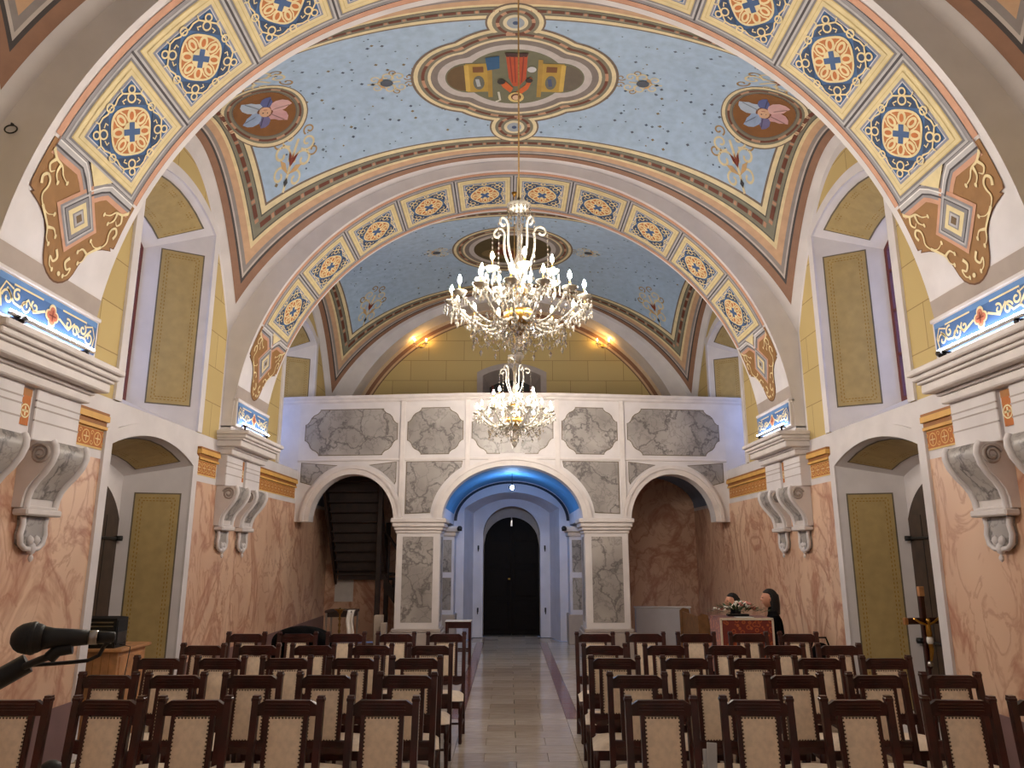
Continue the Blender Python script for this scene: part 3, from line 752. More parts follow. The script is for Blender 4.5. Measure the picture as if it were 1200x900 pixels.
    def niche(y0, y1, zb, zs, za, zb2, zs2, za2, panels_z, name, INS=.43, aend=.73):
        fr = [(y0, zb)]+seg_arch(y0, y1, zs, za, 40)+[(y1, zb)]
        yb0, yb1 = y0+INS, y1-INS; bk = [(yb0, zb2)]+seg_arch(yb0, yb1, zs2, za2, 40)+[(yb1, zb2)]
        rv = MB(); v = [(X, y, z) for y, z in fr]+[(s_*(WX+DEP), y, z) for y, z in bk]; n = len(fr)
        rv.add(v, [[i, (i+1) % n, n+(i+1) % n, n+i] for i in range(n)])
        N = rv.build(name+'_reveal', 'plaster', W)
        # white surround band on the wall face
        tr = MB(); o = .14; c = ((y0+y1)/2)
        def grow(p, q): return (p[0]+(-q if p[0] < c-.9*(y1-y0)/2 else q if p[0] > c+.9*(y1-y0)/2 else 0), p[1]+(q if p[1] > zb+.01 else 0))
        go = [grow(p, o) for p in fr]; pr_ = .03
        ring = []
        v = [(s_*(WX-pr_), y, z) for y, z in fr]+[(s_*(WX-pr_), y, z) for y, z in go]+[(s_*(WX+.01), y, z) for y, z in fr]+[(s_*(WX+.01), y, z) for y, z in go]
        for i in range(n-1): ring += [[i, i+1, n+i+1, n+i], [i, i+1, 2*n+i+1, 2*n+i], [n+i, n+i+1, 3*n+i+1, 3*n+i]]
        tr.add(v, ring); tr.build(name+'_surround', 'plaster', W)
        # ochre panels on jambs and soffit
        z0, z1 = panels_z
        for (ya, yb, sg) in ((y0, y0+INS, 1), (y1, y1-INS, -1)):
            z_at = lambda a, zf: zf
            P00, P10 = Vector((X, ya, z0)), Vector((s_*(WX+DEP), yb, z0)); P01, P11 = Vector((X, ya, z1)), Vector((s_*(WX+DEP), yb, z1))
            nn = Vector((s_*(-INS), sg*DEP, 0)).normalized()*1.0
            if nn.y*sg < 0: nn = -nn
            dash_panel(quad(P00, P10, P11, P01, nn), .13, aend, 0, 1, math.hypot(DEP, INS), z1-z0, 'jamb_panel', W)
        sa, sb = seg_arch(y0, y1, zs, za, 40), seg_arch(yb0, yb1, zs2, za2, 40)
        def sof(a, b_, h):
            t = b_*40; i = min(39, int(t)); q = t-i
            pf = Vector((X, sa[i][0]+(sa[i+1][0]-sa[i][0])*q, sa[i][1]+(sa[i+1][1]-sa[i][1])*q)); pb = Vector((s_*(WX+DEP), sb[i][0]+(sb[i+1][0]-sb[i][0])*q, sb[i][1]+(sb[i+1][1]-sb[i][1])*q))
            return pf.lerp(pb, a)+Vector((-s_*.35*h, 0, -h*1.3-.004))
        dash_panel(sof, .12, .75, .08, .92, DEP, y1-y0, 'soffit_panel', W)
        return yb0, yb1, bk
    for bi in (1, 2):
        y0, y1, zs, za = UPP[bi]; wn += 1
        yb0, yb1, bk = niche(y0, y1, Z_S, zs, za, 3.85, 5.95, 6.13, (3.86, 5.98), 'window_niche')
        Wd = empty('window_%d' % wn, (s_*(WX+DEP), 0, 0))
        tag(Wd, '%s tall arched church window with red-brown frame in the %s bay' % (side, 'near' if bi == 1 else 'gallery'), 'window', None, 'structure')
        MB().prism([(y, z) for y, z in bk], .06*s_, .075*s_, 'yz').build('window_pane', 'dusk_pane', Wd)
        fm = MB(); n = len(bk); c = ((yb0+yb1)/2, 5.0)
        inn = [(c[0]+(y-c[0])*.88, c[1]+(z-c[1])*.955) for y, z in bk]
        for x0, x1 in ((0, .05),):
            v = [(s_*x0, y, z) for y, z in bk]+[(s_*x0, y, z) for y, z in inn]+[(s_*x1, y, z) for y, z in bk]+[(s_*x1, y, z) for y, z in inn]
            fs = []
            for i in range(n):
                j = (i+1) % n; fs += [[i, j, n+j, n+i], [n+i, n+j, 3*n+j, 3*n+i], [2*n+i, 2*n+j, 3*n+j, 3*n+i]]
            fm.add(v, fs)
        fm.build('window_frame', 'red_frame', Wd)
        mu = MB().box(0, s_*.05, c[0]-.03, c[0]+.03, 3.9, 6.1).build('mullion', 'red_frame', Wd)
        for z in (4.45, 5.05, 5.6): MB().box(0, s_*.04, yb0+.06, yb1-.06, z, z+.03).build('glazing_bar', 'red_frame', Wd)
        MB().tube([(-s_*.03, yb0+.12, 4.55), (-s_*.09, yb0+.12, 4.55), (-s_*.10, yb0+.24, 4.54)], .012, 6).build('window_handle', 'dark_metal', Wd)
    y0, y1, zs, za = LOW[1]
    yb0, yb1, bk = niche(y0, y1, 0, zs, za, 0, 2.90, 3.06, (.1, 2.68), 'door_niche', .24, .79)
    Dr = empty('door_%d' % (1 if s_ < 0 else 2), (s_*(WX+DEP), 0, 0)); tag(Dr, 'dark brown arched side door in the %s wall niche' % side, 'door', None, 'structure')
    if 'door_brown' not in M: plain('door_brown', (58, 43, 32), .5, .2, 6)
    MB().prism([(y, z) for y, z in bk], .0, .05*s_, 'yz').build('door_surround', 'plaster', Dr)
    lf = [(yb0+.02, 0)]+seg_arch(yb0+.02, yb1-.02, 2.36, 2.84, 24)+[(yb1-.02, 0)]
    MB().prism(lf, -.02*s_, .02*s_, 'yz').build('door_leaf', 'door_brown', Dr)
    for k in range(1, 5):
        y = yb0+(yb1-yb0)*k/5; MB().box(-s_*.024, -s_*.01, y-.006, y+.006, .05, 2.40).build('plank_joint', 'black', Dr)
    for z in (.9, 2.12):
        o = MB().tube([(-s_*.04, yb0+.1, z), (-s_*.04, yb1-.03, z)], .018, 8).build('bar', 'black', Dr)
        MB().lathe([(.0, -.03), (.04, -.03), (.045, 0), (.04, .03), (0, .03)], 12, (-s_*.06, yb1-.05, z)).build('knob', 'black', Dr)
# sanctuary wall behind the viewer
o = MB().box(-5.2, 5.2, -4.4, -4.2, 0, 8.2).build('wall_front', 'plaster'); tag(o, 'plain cream sanctuary wall behind the viewer', 'wall', None, 'structure')
# ================================================================== BACK WALL
BW = MB()
up_o = dict(seg_arch(-.70, .70, 6.12, 6.30, 12))
def upz(x):
    k = sorted(up_o)
    for a, b_ in zip(k, k[1:]):
        if a-1e-9 <= x <= b_+1e-9: return up_o[a]+(up_o[b_]-up_o[a])*(x-a)/(b_-a)
xs = sorted(set(frange(-4.25, 4.25, 34)) | set(up_o))
for xa, xb in zip(xs, xs[1:]):
    xm = (xa+xb)/2
    if abs(xm) < .70:
        BW.add([(xa, YB, 3.9), (xb, YB, 3.9), (xb, YB, 4.75), (xa, YB, 4.75)], [(0, 1, 2, 3)], 0)
        BW.add([(xa, YB, upz(xa)), (xb, YB, upz(xb)), (xb, YB, 8.2), (xa, YB, 8.2)], [(0, 1, 2, 3)], 0)
    else: BW.add([(xa, YB, 3.9), (xb, YB, 3.9), (xb, YB, 8.2), (xa, YB, 8.2)], [(0, 1, 2, 3)], 0)
for s_ in (-1, 1):
    BW.add([(s_*1.9, YB, 0), (s_*4.25, YB, 0), (s_*4.25, YB, 3.9), (s_*1.9, YB, 3.9)], [(0, 1, 2, 3)], 1)
    BW.add([(s_*1.1, YB, 0), (s_*1.9, YB, 0), (s_*1.9, YB, 3.9), (s_*1.1, YB, 3.9)], [(0, 1, 2, 3)], 2)
po = seg_arch(-1.1, 1.1, 2.95, 3.32, 24)                # porch recess
for (xa, za), (xb, zb) in zip(po, po[1:]): BW.add([(xa, YB, za), (xb, YB, zb), (xb, YB, 3.9), (xa, YB, 3.9)], [(0, 1, 2, 3)], 2)
# splayed porch, frame face with round door opening
pb = seg_arch(-.92, .92, 2.88, 3.22, 24); YF = 18.3
for i in range(24): BW.add([(po[i][0], YB, po[i][1]), (po[i+1][0], YB, po[i+1][1]), (pb[i+1][0], YF, pb[i+1][1]), (pb[i][0], YF, pb[i][1])], [(0, 1, 2, 3)], 2)
for s_ in (-1, 1): BW.add([(s_*1.1, YB, 0), (s_*.92, YF, 0), (s_*.92, YF, 2.88), (s_*1.1, YB, 2.95)], [(0, 1, 2, 3)], 2)
dz = lambda x: 2.36+math.sqrt(max(0, .685**2-x*x))
xs = [-.685*math.cos(math.pi*i/32) for i in range(33)]
for xa, xb in zip(xs, xs[1:]):
    q = lambda x: 2.92+.34*(1-(x/.92)**2)
    BW.add([(xa, YF, dz(xa)), (xb, YF, dz(xb)), (xb, YF, q(xb)), (xa, YF, q(xa))], [(0, 1, 2, 3)], 2)
    BW.add([(xa, YF, dz(xa)), (xb, YF, dz(xb)), (xb, YD+.1, dz(xb)), (xa, YD+.1, dz(xa))], [(0, 1, 2, 3)], 3)
for s_ in (-1, 1):
    BW.add([(s_*.685, YF, 0), (s_*.92, YF, 0), (s_*.92, YF, 2.90), (s_*.685, YF, 3.10)], [(0, 1, 2, 3)], 2)
    BW.add([(s_*.685, YF, 0), (s_*.685, YD+.1, 0), (s_*.685, YD+.1, 2.36), (s_*.685, YF, 2.36)], [(0, 1, 2, 3)], 2)
BW.add([(-1, YD+.08, 0), (1, YD+.08, 0), (1, YD+.08, 3.3), (-1, YD+.08, 3.3)], [(0, 1, 2, 3)], 3)
plain('plaster_cool', (206, 206, 218), .75, .03, 3)
wb = BW.build('wall_back', ['ashlar', 'pink_marble', 'plaster_cool', 'plinth_grey']); tag(wb, 'end wall with entrance porch below and yellow blocks above the gallery', 'wall', None, 'structure')
# painted arch bands on the yellow end wall
P = Paint(lambda r, a, h: Vector((r*math.sin(a), YB-h, ZA+r*math.cos(a))))
for r0, r1, c in ((4.02, 4.12, (206, 180, 148)), (3.93, 4.02, (140, 98, 72)), (3.88, 3.93, (206, 172, 134)), (3.85, 3.88, (120, 92, 66))):
    P.mb.grid(lambda r, a: P.fn(r, a, P.h(1)), [r0, r1], frange(-math.pi/2, math.pi/2, 80), 0, c)
P.build('painted_arch_band', wb)
# end window over the gallery
W5 = empty('window_5', (0, YB, 0)); tag(W5, 'small dark window with grey surround in the yellow end wall above the gallery', 'window', None, 'structure')
t = MB(); o1 = [(-.70, 4.75)]+seg_arch(-.70, .70, 6.12, 6.30, 16)+[(.70, 4.75)]; o2 = [(-.84, 4.75)]+seg_arch(-.84, .84, 6.20, 6.43, 16)+[(.84, 4.75)]; o3 = [(x*.78, z-.18 if z > 5 else z+.2) for x, z in o1]; n = len(o1)
t.add([(x, -.03, z) for x, z in o1]+[(x, -.03, z) for x, z in o2]+[(x, .005, z) for x, z in o2], [f for i in range(n-1) for f in ([i, i+1, n+i+1, n+i], [n+i, n+i+1, 2*n+i+1, 2*n+i])]); t.build('window_surround', 'plinth_grey', W5)
t = MB(); t.add([(x, -.03, z) for x, z in o1]+[(x, .5, z) for x, z in o3], [[i, (i+1) % n, n+(i+1) % n, n+i] for i in range(n)]); t.build('window_reveal', 'plaster_grey', W5)
MB().prism(o3, .5, .52, 'xz').build('window_pane', 'black', W5)
for x in (-.5, -.03, .44): MB().box(x, x+.06, .46, .5, 4.95, 5.98).build('mullion', 'red_frame', W5)
for z in (5.3, 5.78): MB().box(-.5, .5, .47, .5, z, z+.05).build('glazing_bar', 'red_frame', W5)

# entrance door
D3 = empty('door_3', (0, YD, 0)); tag(D3, 'dark wooden double door with round top at the end of the aisle', 'door', None, 'structure')
for s_ in (-1, 1):
    pts = [(s_*.012, 0.03)]+[(s_*.012+s_*(.66)*i/14, 2.12+math.sqrt(max(0, .672**2-(.012+.66*i/14)**2))) for i in range(15)]+[(s_*.672, .03)]
    leaf = MB().prism(pts, 0, .06, 'xz').build('door_leaf', 'door_wood', D3)
    for k, (z0, z1) in enumerate(((.15, .80), (.92, 1.55), (1.67, 2.22))):
        MB().cbox(s_*.09, s_*.60, -.018, .01, z0, z1, .015).build('door_board', 'door_wood', leaf)
    for z in (.45, 1.62): MB().box(s_*.20, s_*.67, -.026, -.012, z, z+.05).build('strap_hinge', 'door_wood', leaf)
MB().cbox(-.03, .03, -.03, .0, .05, 2.74, .008).build('door_stile', 'door_wood', D3)
MB().lathe([(0, -.02), (.03, -.02), (.03, .02), (0, .02)], 12, (-.06, -.05, 1.32)).build('door_knob', 'brass', D3)
MB().box(-.018, .018, -.045, -.02, 2.58, 2.72).build('latch', 'steel', D3)
MB().box(-.685, .685, -.05, .1, 0, .028).build('threshold', 'black', D3)
for s_ in (-1, 1):
    for z, nm in ((2.06, 'upper'), (.62, 'lower')):
        hk = empty('door_hook', (s_*.80, YF-.002, z)); tag(hk, 'small black iron hook, %s one on the %s side of the entrance door' % (nm, 'left' if s_ < 0 else 'right'), 'hook', 'iron hooks beside the entrance door')
        MB().cbox(-.02, .02, -.012, .004, -.05, .05, .004).build('back_plate', 'black', hk)
        MB().tube([(0, -.01, .02), (0, -.06, .03), (0, -.075, -.02), (0, -.05, -.09)], .012, 6).build('hook_arm', 'black', hk)
o = MB().cbox(-.07, .07, YB-.03, YB, 3.40, 3.46, .006).build('sign_box', 'black'); tag(o, 'tiny dark box fixed on the white wall above the entrance porch', 'sign')
o['label'] = 'small dark box on the white wall above the entrance door'

# ================================================================== CHOIR GALLERY
def yf(x):
    x = abs(x)
    pts = [(0, 14.28), (.87, 14.30), (2.15, 14.45), (4.25, 14.70), (5.0, 14.86)]
    for (a, ya), (b_, yb) in zip(pts, pts[1:]):
        if x <= b_: return ya+(yb-ya)*(x-a)/(b_-a)
    return 14.86
ZT = 4.95
def zlow(x):
    x = abs(x)
    if x < 1.34: return 2.57+1.01*math.sqrt(max(0, 1-(x/1.34)**2))
    if x < 2.28: return 2.57
    if x < 3.96: return 2.53+.91*math.sqrt(max(0, 1-((x-3.12)/.84)**2))
    return 2.53
G = empty('choir_gallery', (0, 14.3, 0)); tag(G, 'white choir gallery on three arches with grey marbled panels at the far end', 'gallery', None, 'structure')
def gp(x, dy, z): return (x, yf(x)-14.3-dy, z)
half = [1.34*math.sin(math.pi/2*i/14) for i in range(15)]+[.87, 1.7, 2.15]+[3.12-.84*math.cos(math.pi*i/24) for i in range(25)]+[1.3401, 2.2799, 3.9601, 4.25]
xs = sorted(set([round(x, 4) for x in half]+[-round(x, 4) for x in half]))
fm = MB(); TH = .34
fm.grid(lambda x, k: gp(x, 0, zlow(x) if k == 0 else ZT), xs, [0, 1], smooth=False)
fm.grid(lambda x, k: gp(x, -TH, zlow(x) if k == 0 else ZT), xs, [0, 1], smooth=False)
fm.grid(lambda x, k: gp(x, -TH*k, zlow(x)), xs, [0, 1], smooth=False); fm.grid(lambda x, k: gp(x, -TH*k, ZT), xs, [0, 1], smooth=False)
fm.build('gallery_front', 'plaster', G)
for s_ in (-1, 1):                                       # returns running into the window niches
    r = MB(); e = [s_*4.25, s_*4.86]
    r.grid(lambda x, z: gp(x, 0, z), e, [Z_S+.02, ZT]); r.grid(lambda x, z: gp(x, -.2, z), e, [Z_S+.02, ZT]); r.grid(lambda x, k: gp(x, -.2*k, ZT), e, [0, 1])
    r.build('gallery_return', 'plaster', G)
def sweep(prof, xs, name, mat):
    m_ = MB(); m_.grid(lambda x, k: gp(x, prof[int(k)][0], prof[int(k)][1]), xs, list(range(len(prof))), smooth=False); return m_.build(name, mat, G)
rail = [(-.36, ZT-.02), (-.36, ZT+.05), (.07, ZT+.05), (.07, ZT+.0), (.04, ZT-.03), (.04, ZT-.06), (.015, ZT-.09), (0, ZT-.09)]
sweep(rail, [-4.86, -4.25, -2.15, -.87, .87, 2.15, 4.25, 4.86], 'capping_rail', 'moulding')
sweep([(0, 3.74), (.025, 3.735), (.025, 3.70), (0, 3.695)], [-4.25, -2.15, -.87, .87, 2.15, 4.25], 'string_course', 'moulding')
def ell(cx, a, b_, z0, n=40): return [(cx-a*math.cos(math.pi*i/n), z0+b_*math.sin(math.pi*i/n)) for i in range(n+1)]
for cx, a, b_, z0 in ((0, 1.34, 1.01, 2.57), (-3.12, .84, .91, 2.53), (3.12, .84, .91, 2.53)):
    for w0, w1, pj in ((0, .17, .035), (.10, .17, .06)):
        p0, p1 = ell(cx, a+w0, b_+w0, z0), ell(cx, a+w1, b_+w1, z0); m_ = MB(); n = len(p0)
        v = [gp(x, pj, z) for x, z in p0]+[gp(x, pj, z) for x, z in p1]+[gp(x, -.01, z) for x, z in p0]+[gp(x, -.01, z) for x, z in p1]
        m_.add(v, [f for i in range(n-1) for f in ([i, i+1, n+i+1, n+i], [i, i+1, 2*n+i+1, 2*n+i], [n+i, n+i+1, 3*n+i+1, 3*n+i])]); m_.build('archivolt', 'moulding', G)
for x in (-2.15, -.87, .87, 2.15):
    m_ = MB(); m_.grid(lambda a, k: gp(x+a, .03 if 0 < k < 3 else -.01, 0) [:2]+(3.30 if abs(x) < 1 else 2.6,), [-.045, .045], [0, 1]) if False else None
    z0 = zlow(x)+.12 if abs(x) < 1 else 2.62
    m_ = MB(); m_.box(x-.045, x+.045, yf(x)-14.3-.03, yf(x)-14.3+.05, z0, ZT-.08); m_.build('rib', 'moulding', G)
def inlay(pts, name='marble_panel'):
    m_ = MB(); n = len(pts)
    m_.add([gp(x, .012, z) for x, z in pts], [list(range(n))]); m_.add([gp(x, .012, z) for x, z in pts]+[gp(x, -.004, z) for x, z in pts], [[i, (i+1) % n, n+(i+1) % n, n+i] for i in range(n)])
    o = m_.build(name, 'grey_marble', G)
    m2 = MB(); cx = sum(p[0] for p in pts)/n; cz = sum(p[1] for p in pts)/n
    w = max(p[0] for p in pts)-min(p[0] for p in pts); hh = max(p[1] for p in pts)-min(p[1] for p in pts)
    q = [(cx+(x-cx)*(1+.03/w), cz+(z-cz)*(1+.03/hh)) for x, z in pts]
    m2.add([gp(x, .006, z) for x, z in q], [list(range(n))]); m2.build('panel_edge_line', 'panel_line', o)
def cart(x0, x1, z0, z1, c):
    out = []
    for (X_, Z_, sx, sz, rev) in ((x0, z0, 1, 1, 0), (x1, z0, -1, 1, 1), (x1, z1, -1, -1, 0), (x0, z1, 1, -1, 1)):
        q = [(0, c*1.12), (c*.14, c*1.08), (c*.30, c*.92), (c*.44, c*.62), (c*.62, c*.44), (c*.92, c*.30), (c*1.08, c*.14), (c*1.12, 0)]
        q = [(X_+sx*a, Z_+sz*b_) for a, b_ in q]; out += q[::-1] if rev else q
    return out
for s_ in (-1, 1):
    inlay([(s_*x, z) for x, z in cart(2.27, 4.12, 3.82, 4.72, .26)]); inlay([(s_*x, z) for x, z in cart(.97, 2.05, 3.82, 4.72, .24)])
    # spandrel beside the central arch
    pts = [(2.05, 2.68), (2.05, 3.66), (.97, 3.66)]; ee = [(x, z) for x, z in ell(0, 1.34+.24, 1.01+.24, 2.57, 60) if x > .97 and z > 2.68 and z < 3.66]
    inlay([(s_*x, z) for x, z in pts+ee])
    ee = [(x, z) for x, z in ell(3.12, .84+.22, .91+.22, 2.53, 60) if 2.27 < x and z > 3.22 and z < 3.66]
    inlay([(s_*x, z) for x, z in [(2.27, 3.66), (2.27, 3.30)]+[p for p in ee if p[0] < 2.8]]); inlay([(s_*x, z) for x, z in [(4.16, 3.30), (4.16, 3.66)]+[p for p in ee if p[0] > 3.4][0:]])
inlay(cart(-.78, .78, 3.82, 4.72, .26))
# piers with capitals and plinths
for s_ in (-1, 1):
    yp = yf(1.8)-14.3
    MB().cbox(s_*1.37, s_*2.20, yp-.02, yp+.66, .56, 2.36, .01).build('pier_shaft', 'plaster', G)
    pl = MB().cbox(s_*1.30, s_*2.30, yp-.09, yp+.74, 0, .50, .01).cbox(s_*1.33, s_*2.25, yp-.06, yp+.70, .50, .57, .015).build('plinth', 'plinth_grey', G)
    cp = MB()
    for z0, z1, e in ((2.30, 2.36, .02), (2.36, 2.42, .05), (2.42, 2.50, .08), (2.50, 2.58, .11)): cp.cbox(s_*(1.37-e), s_*(2.20+e), yp-.02-e, yp+.66+e, z0, z1, .012)
    cp.build('capital', 'moulding', G)
    def fp(x0, x1, y, z0, z1):
        o = MB().box(x0, x1, y-.006, y+.004, z0, z1).build('marble_panel', 'grey_marble', G)
    fp(s_*1.50, s_*2.08, yp-.02, .68, 2.24)
    for z0, z1 in ((.68, 2.24),): MB().box(s_*1.364, s_*1.376, yp+.12, yp+.52, z0, z1).build('marble_panel', 'grey_marble', G)
    # rear piers against the end wall
    yr = 16.95-14.3
    MB().cbox(s_*1.28, s_*2.0, yr, yr+.55, 0, 2.36, .01).build('pier_shaft', 'plaster_cool', G); MB().cbox(s_*1.24, s_*2.05, yr-.04, yr+.55, 0, .62, .01).build('plinth', 'plinth_grey', G)
    cp = MB()
    for z0, z1, e in ((2.30, 2.40, .03), (2.40, 2.52, .08)): cp.cbox(s_*(1.28-e), s_*(2.0+e), yr-e, yr+.55, z0, z1, .012)
    cp.build('capital', 'moulding', G)
    fp(s_*1.34, s_*1.9, yr, .72, 1.40); fp(s_*1.34, s_*1.9, yr, 1.52, 2.22)
    MB().box(s_*1.34, s_*1.62, yp+TH-.02, YB-14.3, 2.57, 3.9).build('barrel_haunch', 'plaster_cool', G)
# floor slab, blue undersides
MB().box(-4.25, 4.25, 14.95-14.3, YB-14.3, 3.82, 4.0).build('gallery_floor', 'stair_wood', G)
bm = MB(); bm.grid(lambda i, y: (-1.36*math.cos(math.pi*i/30), y, 2.66+.93*math.sin(math.pi*i/30)), list(range(31)), [TH-.05, YB-14.3]); bm.build('blue_barrel_vault', 'blue_vault', G)
P = Paint(lambda x, z, h: Vector((x, YB-14.3-h, z))); e0, e1 = ell(0, 1.34, .91, 2.66), ell(0, 1.27, .86, 2.66)
P.ring(e0, e1, (40, 44, 60), 1, False); P.build('painted_arch_line', G)
for s_ in (-1, 1):
    sm_ = MB(); sm_.grid(lambda i, y: (s_*(2.93-1.32*math.cos(math.pi*i/20)), y, 2.95+.75*math.sin(math.pi*i/20)), list(range(21)), [TH+.1, YB-14.3]); sm_.build('blue_side_vault', 'blue_pale', G) if 'blue_pale' in M else (plain('blue_pale', (120, 140, 166), .7, .05, 3), sm_.build('blue_side_vault', 'blue_pale', G))
# pendant lamp under the gallery
PL = empty('pendant_lamp', (0, 15.9, 3.585)); tag(PL, 'small bare glowing cool-white bulb hanging under the gallery arch', 'lamp')
MB().tube([(0, 0, 0), (0, 0, -.20)], .006, 6).build('cord', 'black', PL)
MB().lathe([(0, -.20), (.02, -.20), (.022, -.25), (0, -.25)], 10).build('socket', 'black', PL)
MB().lathe([(0, -.25), (.018, -.255), (.036, -.285), (.036, -.305), (.02, -.33), (0, -.335)], 14).build('bulb', 'pendant_bulb', PL)
for s_ in (-1, 1):
    cl = empty('clip_lamp', (s_*1.16, 16.80, 2.46)); tag(cl, 'small dark spotlight clipped to the %s rear capital inside the gallery arch' % ('left' if s_ < 0 else 'right'), 'lamp', 'spotlights inside the gallery arch')
    MB().tube([(s_*.08, .1, -.02), (s_*.02, .04, .02), (0, 0, .02)], .014, 6).build('arm', 'black', cl); MB().lathe([(0, -.05), (.05, -.05), (.06, .02), (.03, .06), (0, .06)], 12).build('head', 'black', cl)
# wall sconces either side of the end window
for s_ in (-1, 1):
    z = 6.86; x = s_*2.22
    S = empty('wall_sconce', (x, YB-.005, z)); tag(S, 'crystal wall sconce with lit candle bulbs on the %s of the yellow end wall' % ('left' if s_ < 0 else 'right'), 'sconce', 'sconces on the end wall')
    MB().lathe([(0, 0), (.05, .0), (.05, .02), (0, .03)], 12).build('back_plate', 'brass', S, rot=(math.pi/2, 0, 0))
    for k in (-1, 1):
        arm = MB().tube([(0, -.02, 0), (k*.05, -.08, -.06), (k*.12, -.12, -.05), (k*.14, -.12, .02)], .009, 6).build('arm', 'crystal', S)
        MB().lathe([(.012, .02), (.045, .035), (.05, .045), (.012, .045)], 12, (k*.14, -.12, 0)).build('drip_pan', 'crystal', arm)
        MB().lathe([(.010, .045), (.010, .10), (.0, .10)], 8, (k*.14, -.12, 0)).build('candle', 'candle', arm)
        MB().lathe([(.003, .10), (.017, .12), (.013, .14), (.002, .17)], 10, (k*.14, -.12, 0)).build('bulb', 'sconce_bulb', arm)
        dr = MB(); [dr.octa((k*.14+.045*math.cos(a), -.12+.045*math.sin(a), .0), .009, .02) for a in (0, 1.26, 2.5, 3.8, 5)]; tag(dr.build('crystal_drops', 'crystal', arm), kind='stuff')

# ================================================================== STAIRCASE behind the left arch
ST = empty('wooden_staircase', (-3.2, 16.2, 0)); tag(ST, 'dark wooden staircase with banister behind the left gallery arch', 'staircase')
NS = 11
for i in range(NS):                                      # upper flight rises towards the viewer: its undersides show
    t = i/(NS-1); y = .95-1.55*t; z = 1.55+2.05*t
    MB().cbox(-.72, .38, y-.10, y+.10, z, z+.035, .006).build('tread', 'stair_wood', ST)
    MB().cbox(-.70, .36, y+.075, y+.10, z-.205, z, .004).build('riser', 'stair_wood', ST)
for x in (-.75, .40):
    MB().prism([(1.05, 1.25), (1.05, 1.60), (-.68, 3.78), (-.68, 3.42)], x-.025, x+.025, 'yz').build('stringer', 'stair_wood', ST)
MB().cbox(-.78, .95, .95, 1.25, 1.44, 1.50, .008).build('landing', 'stair_wood', ST)
MB().cbox(.42, .52, -.62, -.52, 0, 3.82, .01).build('newel_post', 'stair_wood', ST); MB().cbox(.36, .46, .86, .96, 0, 2.6, .01).build('newel_post', 'stair_wood', ST)
for i in range(7):                                       # lower flight falls to the right
    MB().cbox(.45+i*.0, .47, 0, 0, 0, 0) if False else None
    x = .50+i*.13; z = 1.40-i*.2
    MB().cbox(x, x+.15, .25, .95, z-.035, z, .005).build('tread', 'stair_wood', ST); MB().cbox(x+.13, x+.15, .27, .93, z-.2, z-.03, .004).build('riser', 'stair_wood', ST)
MB().prism([(.45, 1.48), (.45, 1.2), (1.38, -.0), (1.5, .0), (1.5, .15)], .22, .26, 'xz').build('stringer', 'stair_wood', ST)
MB().tube([(.47, .2, 2.38), (1.45, .2, .98)], .035, 8).build('handrail', 'stair_wood', ST)
for i in range(4):
    x = .55+i*.25; z = 2.38-(x-.47)*1.43; MB().cbox(x-.018, x+.018, .18, .22, z-.9, z, .004).build('baluster', 'stair_wood', ST)
# ================================================================== WALL CONSOLES under the piers
def console_meshes():
    out = {}
    S_ = [(0, 0), (.255, 0), (.28, -.04), (.285, -.10), (.26, -.18), (.21, -.26), (.15, -.33), (.105, -.40), (.082, -.48), (.075, -.56), (0, -.56)]
    out['scroll'] = MB().prism([(-d, z) for d, z in S_], -.26, .26, 'xz').mesh('scroll', 'moulding')
    edge = [p for p in S_[1:-1]]
    fp = MB(); w = lambda i: .22-.05*i/len(edge)
    v = []; f = []
    for i, (d, z) in enumerate(edge[:-1]): v += [(-d-.008, -w(i), z), (-d-.008, w(i), z)]
    for i in range(len(edge)-2): f.append([2*i, 2*i+1, 2*i+3, 2*i+2])
    out['face_panel'] = fp.add(v, f, smooth=True).mesh('face_panel', 'grey_marble')
    for s in (-1, 1): out['edge_roll', s] = MB().tube([(-d-.012, s*(.245-.05*i/len(edge)), z) for i, (d, z) in enumerate(edge)], .030, 8).mesh('edge_roll', 'plaster')
    for s in (-1, 1):
        m_ = MB(); pts = [(-.185+.09*(1-.75*i/26)*math.cos(.3+i*.46), s*.265, -.11+.09*(1-.75*i/26)*math.sin(.3+i*.46)) for i in range(27)]; m_.tube(pts, .016, 5)
        out['volute', s] = m_.mesh('volute', 'plinth_grey')
    out['shelf'] = MB().cbox(-.135, 0, -.25, .25, -.625, -.565, .02).cbox(-.11, 0, -.225, .225, -.565, -.54, .01).mesh('shelf', 'moulding')
    shp = [(-.165, -.63), (-.15, -.70), (-.17, -.78), (-.15, -.86), (-.09, -.90), (-.03, -.90), (0, -.93), (.03, -.90), (.09, -.90), (.15, -.86), (.17, -.78), (.15, -.70), (.165, -.63)]
    out['pendant'] = MB().prism([(y, z) for y, z in shp], -.05, 0, 'yz').mesh('pendant', 'grey_marble')
    out['pendant_rim'] = MB().tube([(-.05, y, z) for y, z in shp], .024, 6).mesh('pendant_rim', 'plaster')
    m_ = MB()
    for (y, z, r, h) in ((0, -.90, .035, .06), (-.045, -.83, .035, .045), (.045, -.83, .035, .045), (0, -.98, .022, .035)): m_.lathe([(0, -h), (r*.7, -h*.6), (r, 0), (r*.7, h*.6), (0, h)], 8, (-.06, y, z))
    out['leaf_finial'] = m_.mesh('leaf_finial', 'plaster')
    return out
CM = console_meshes()
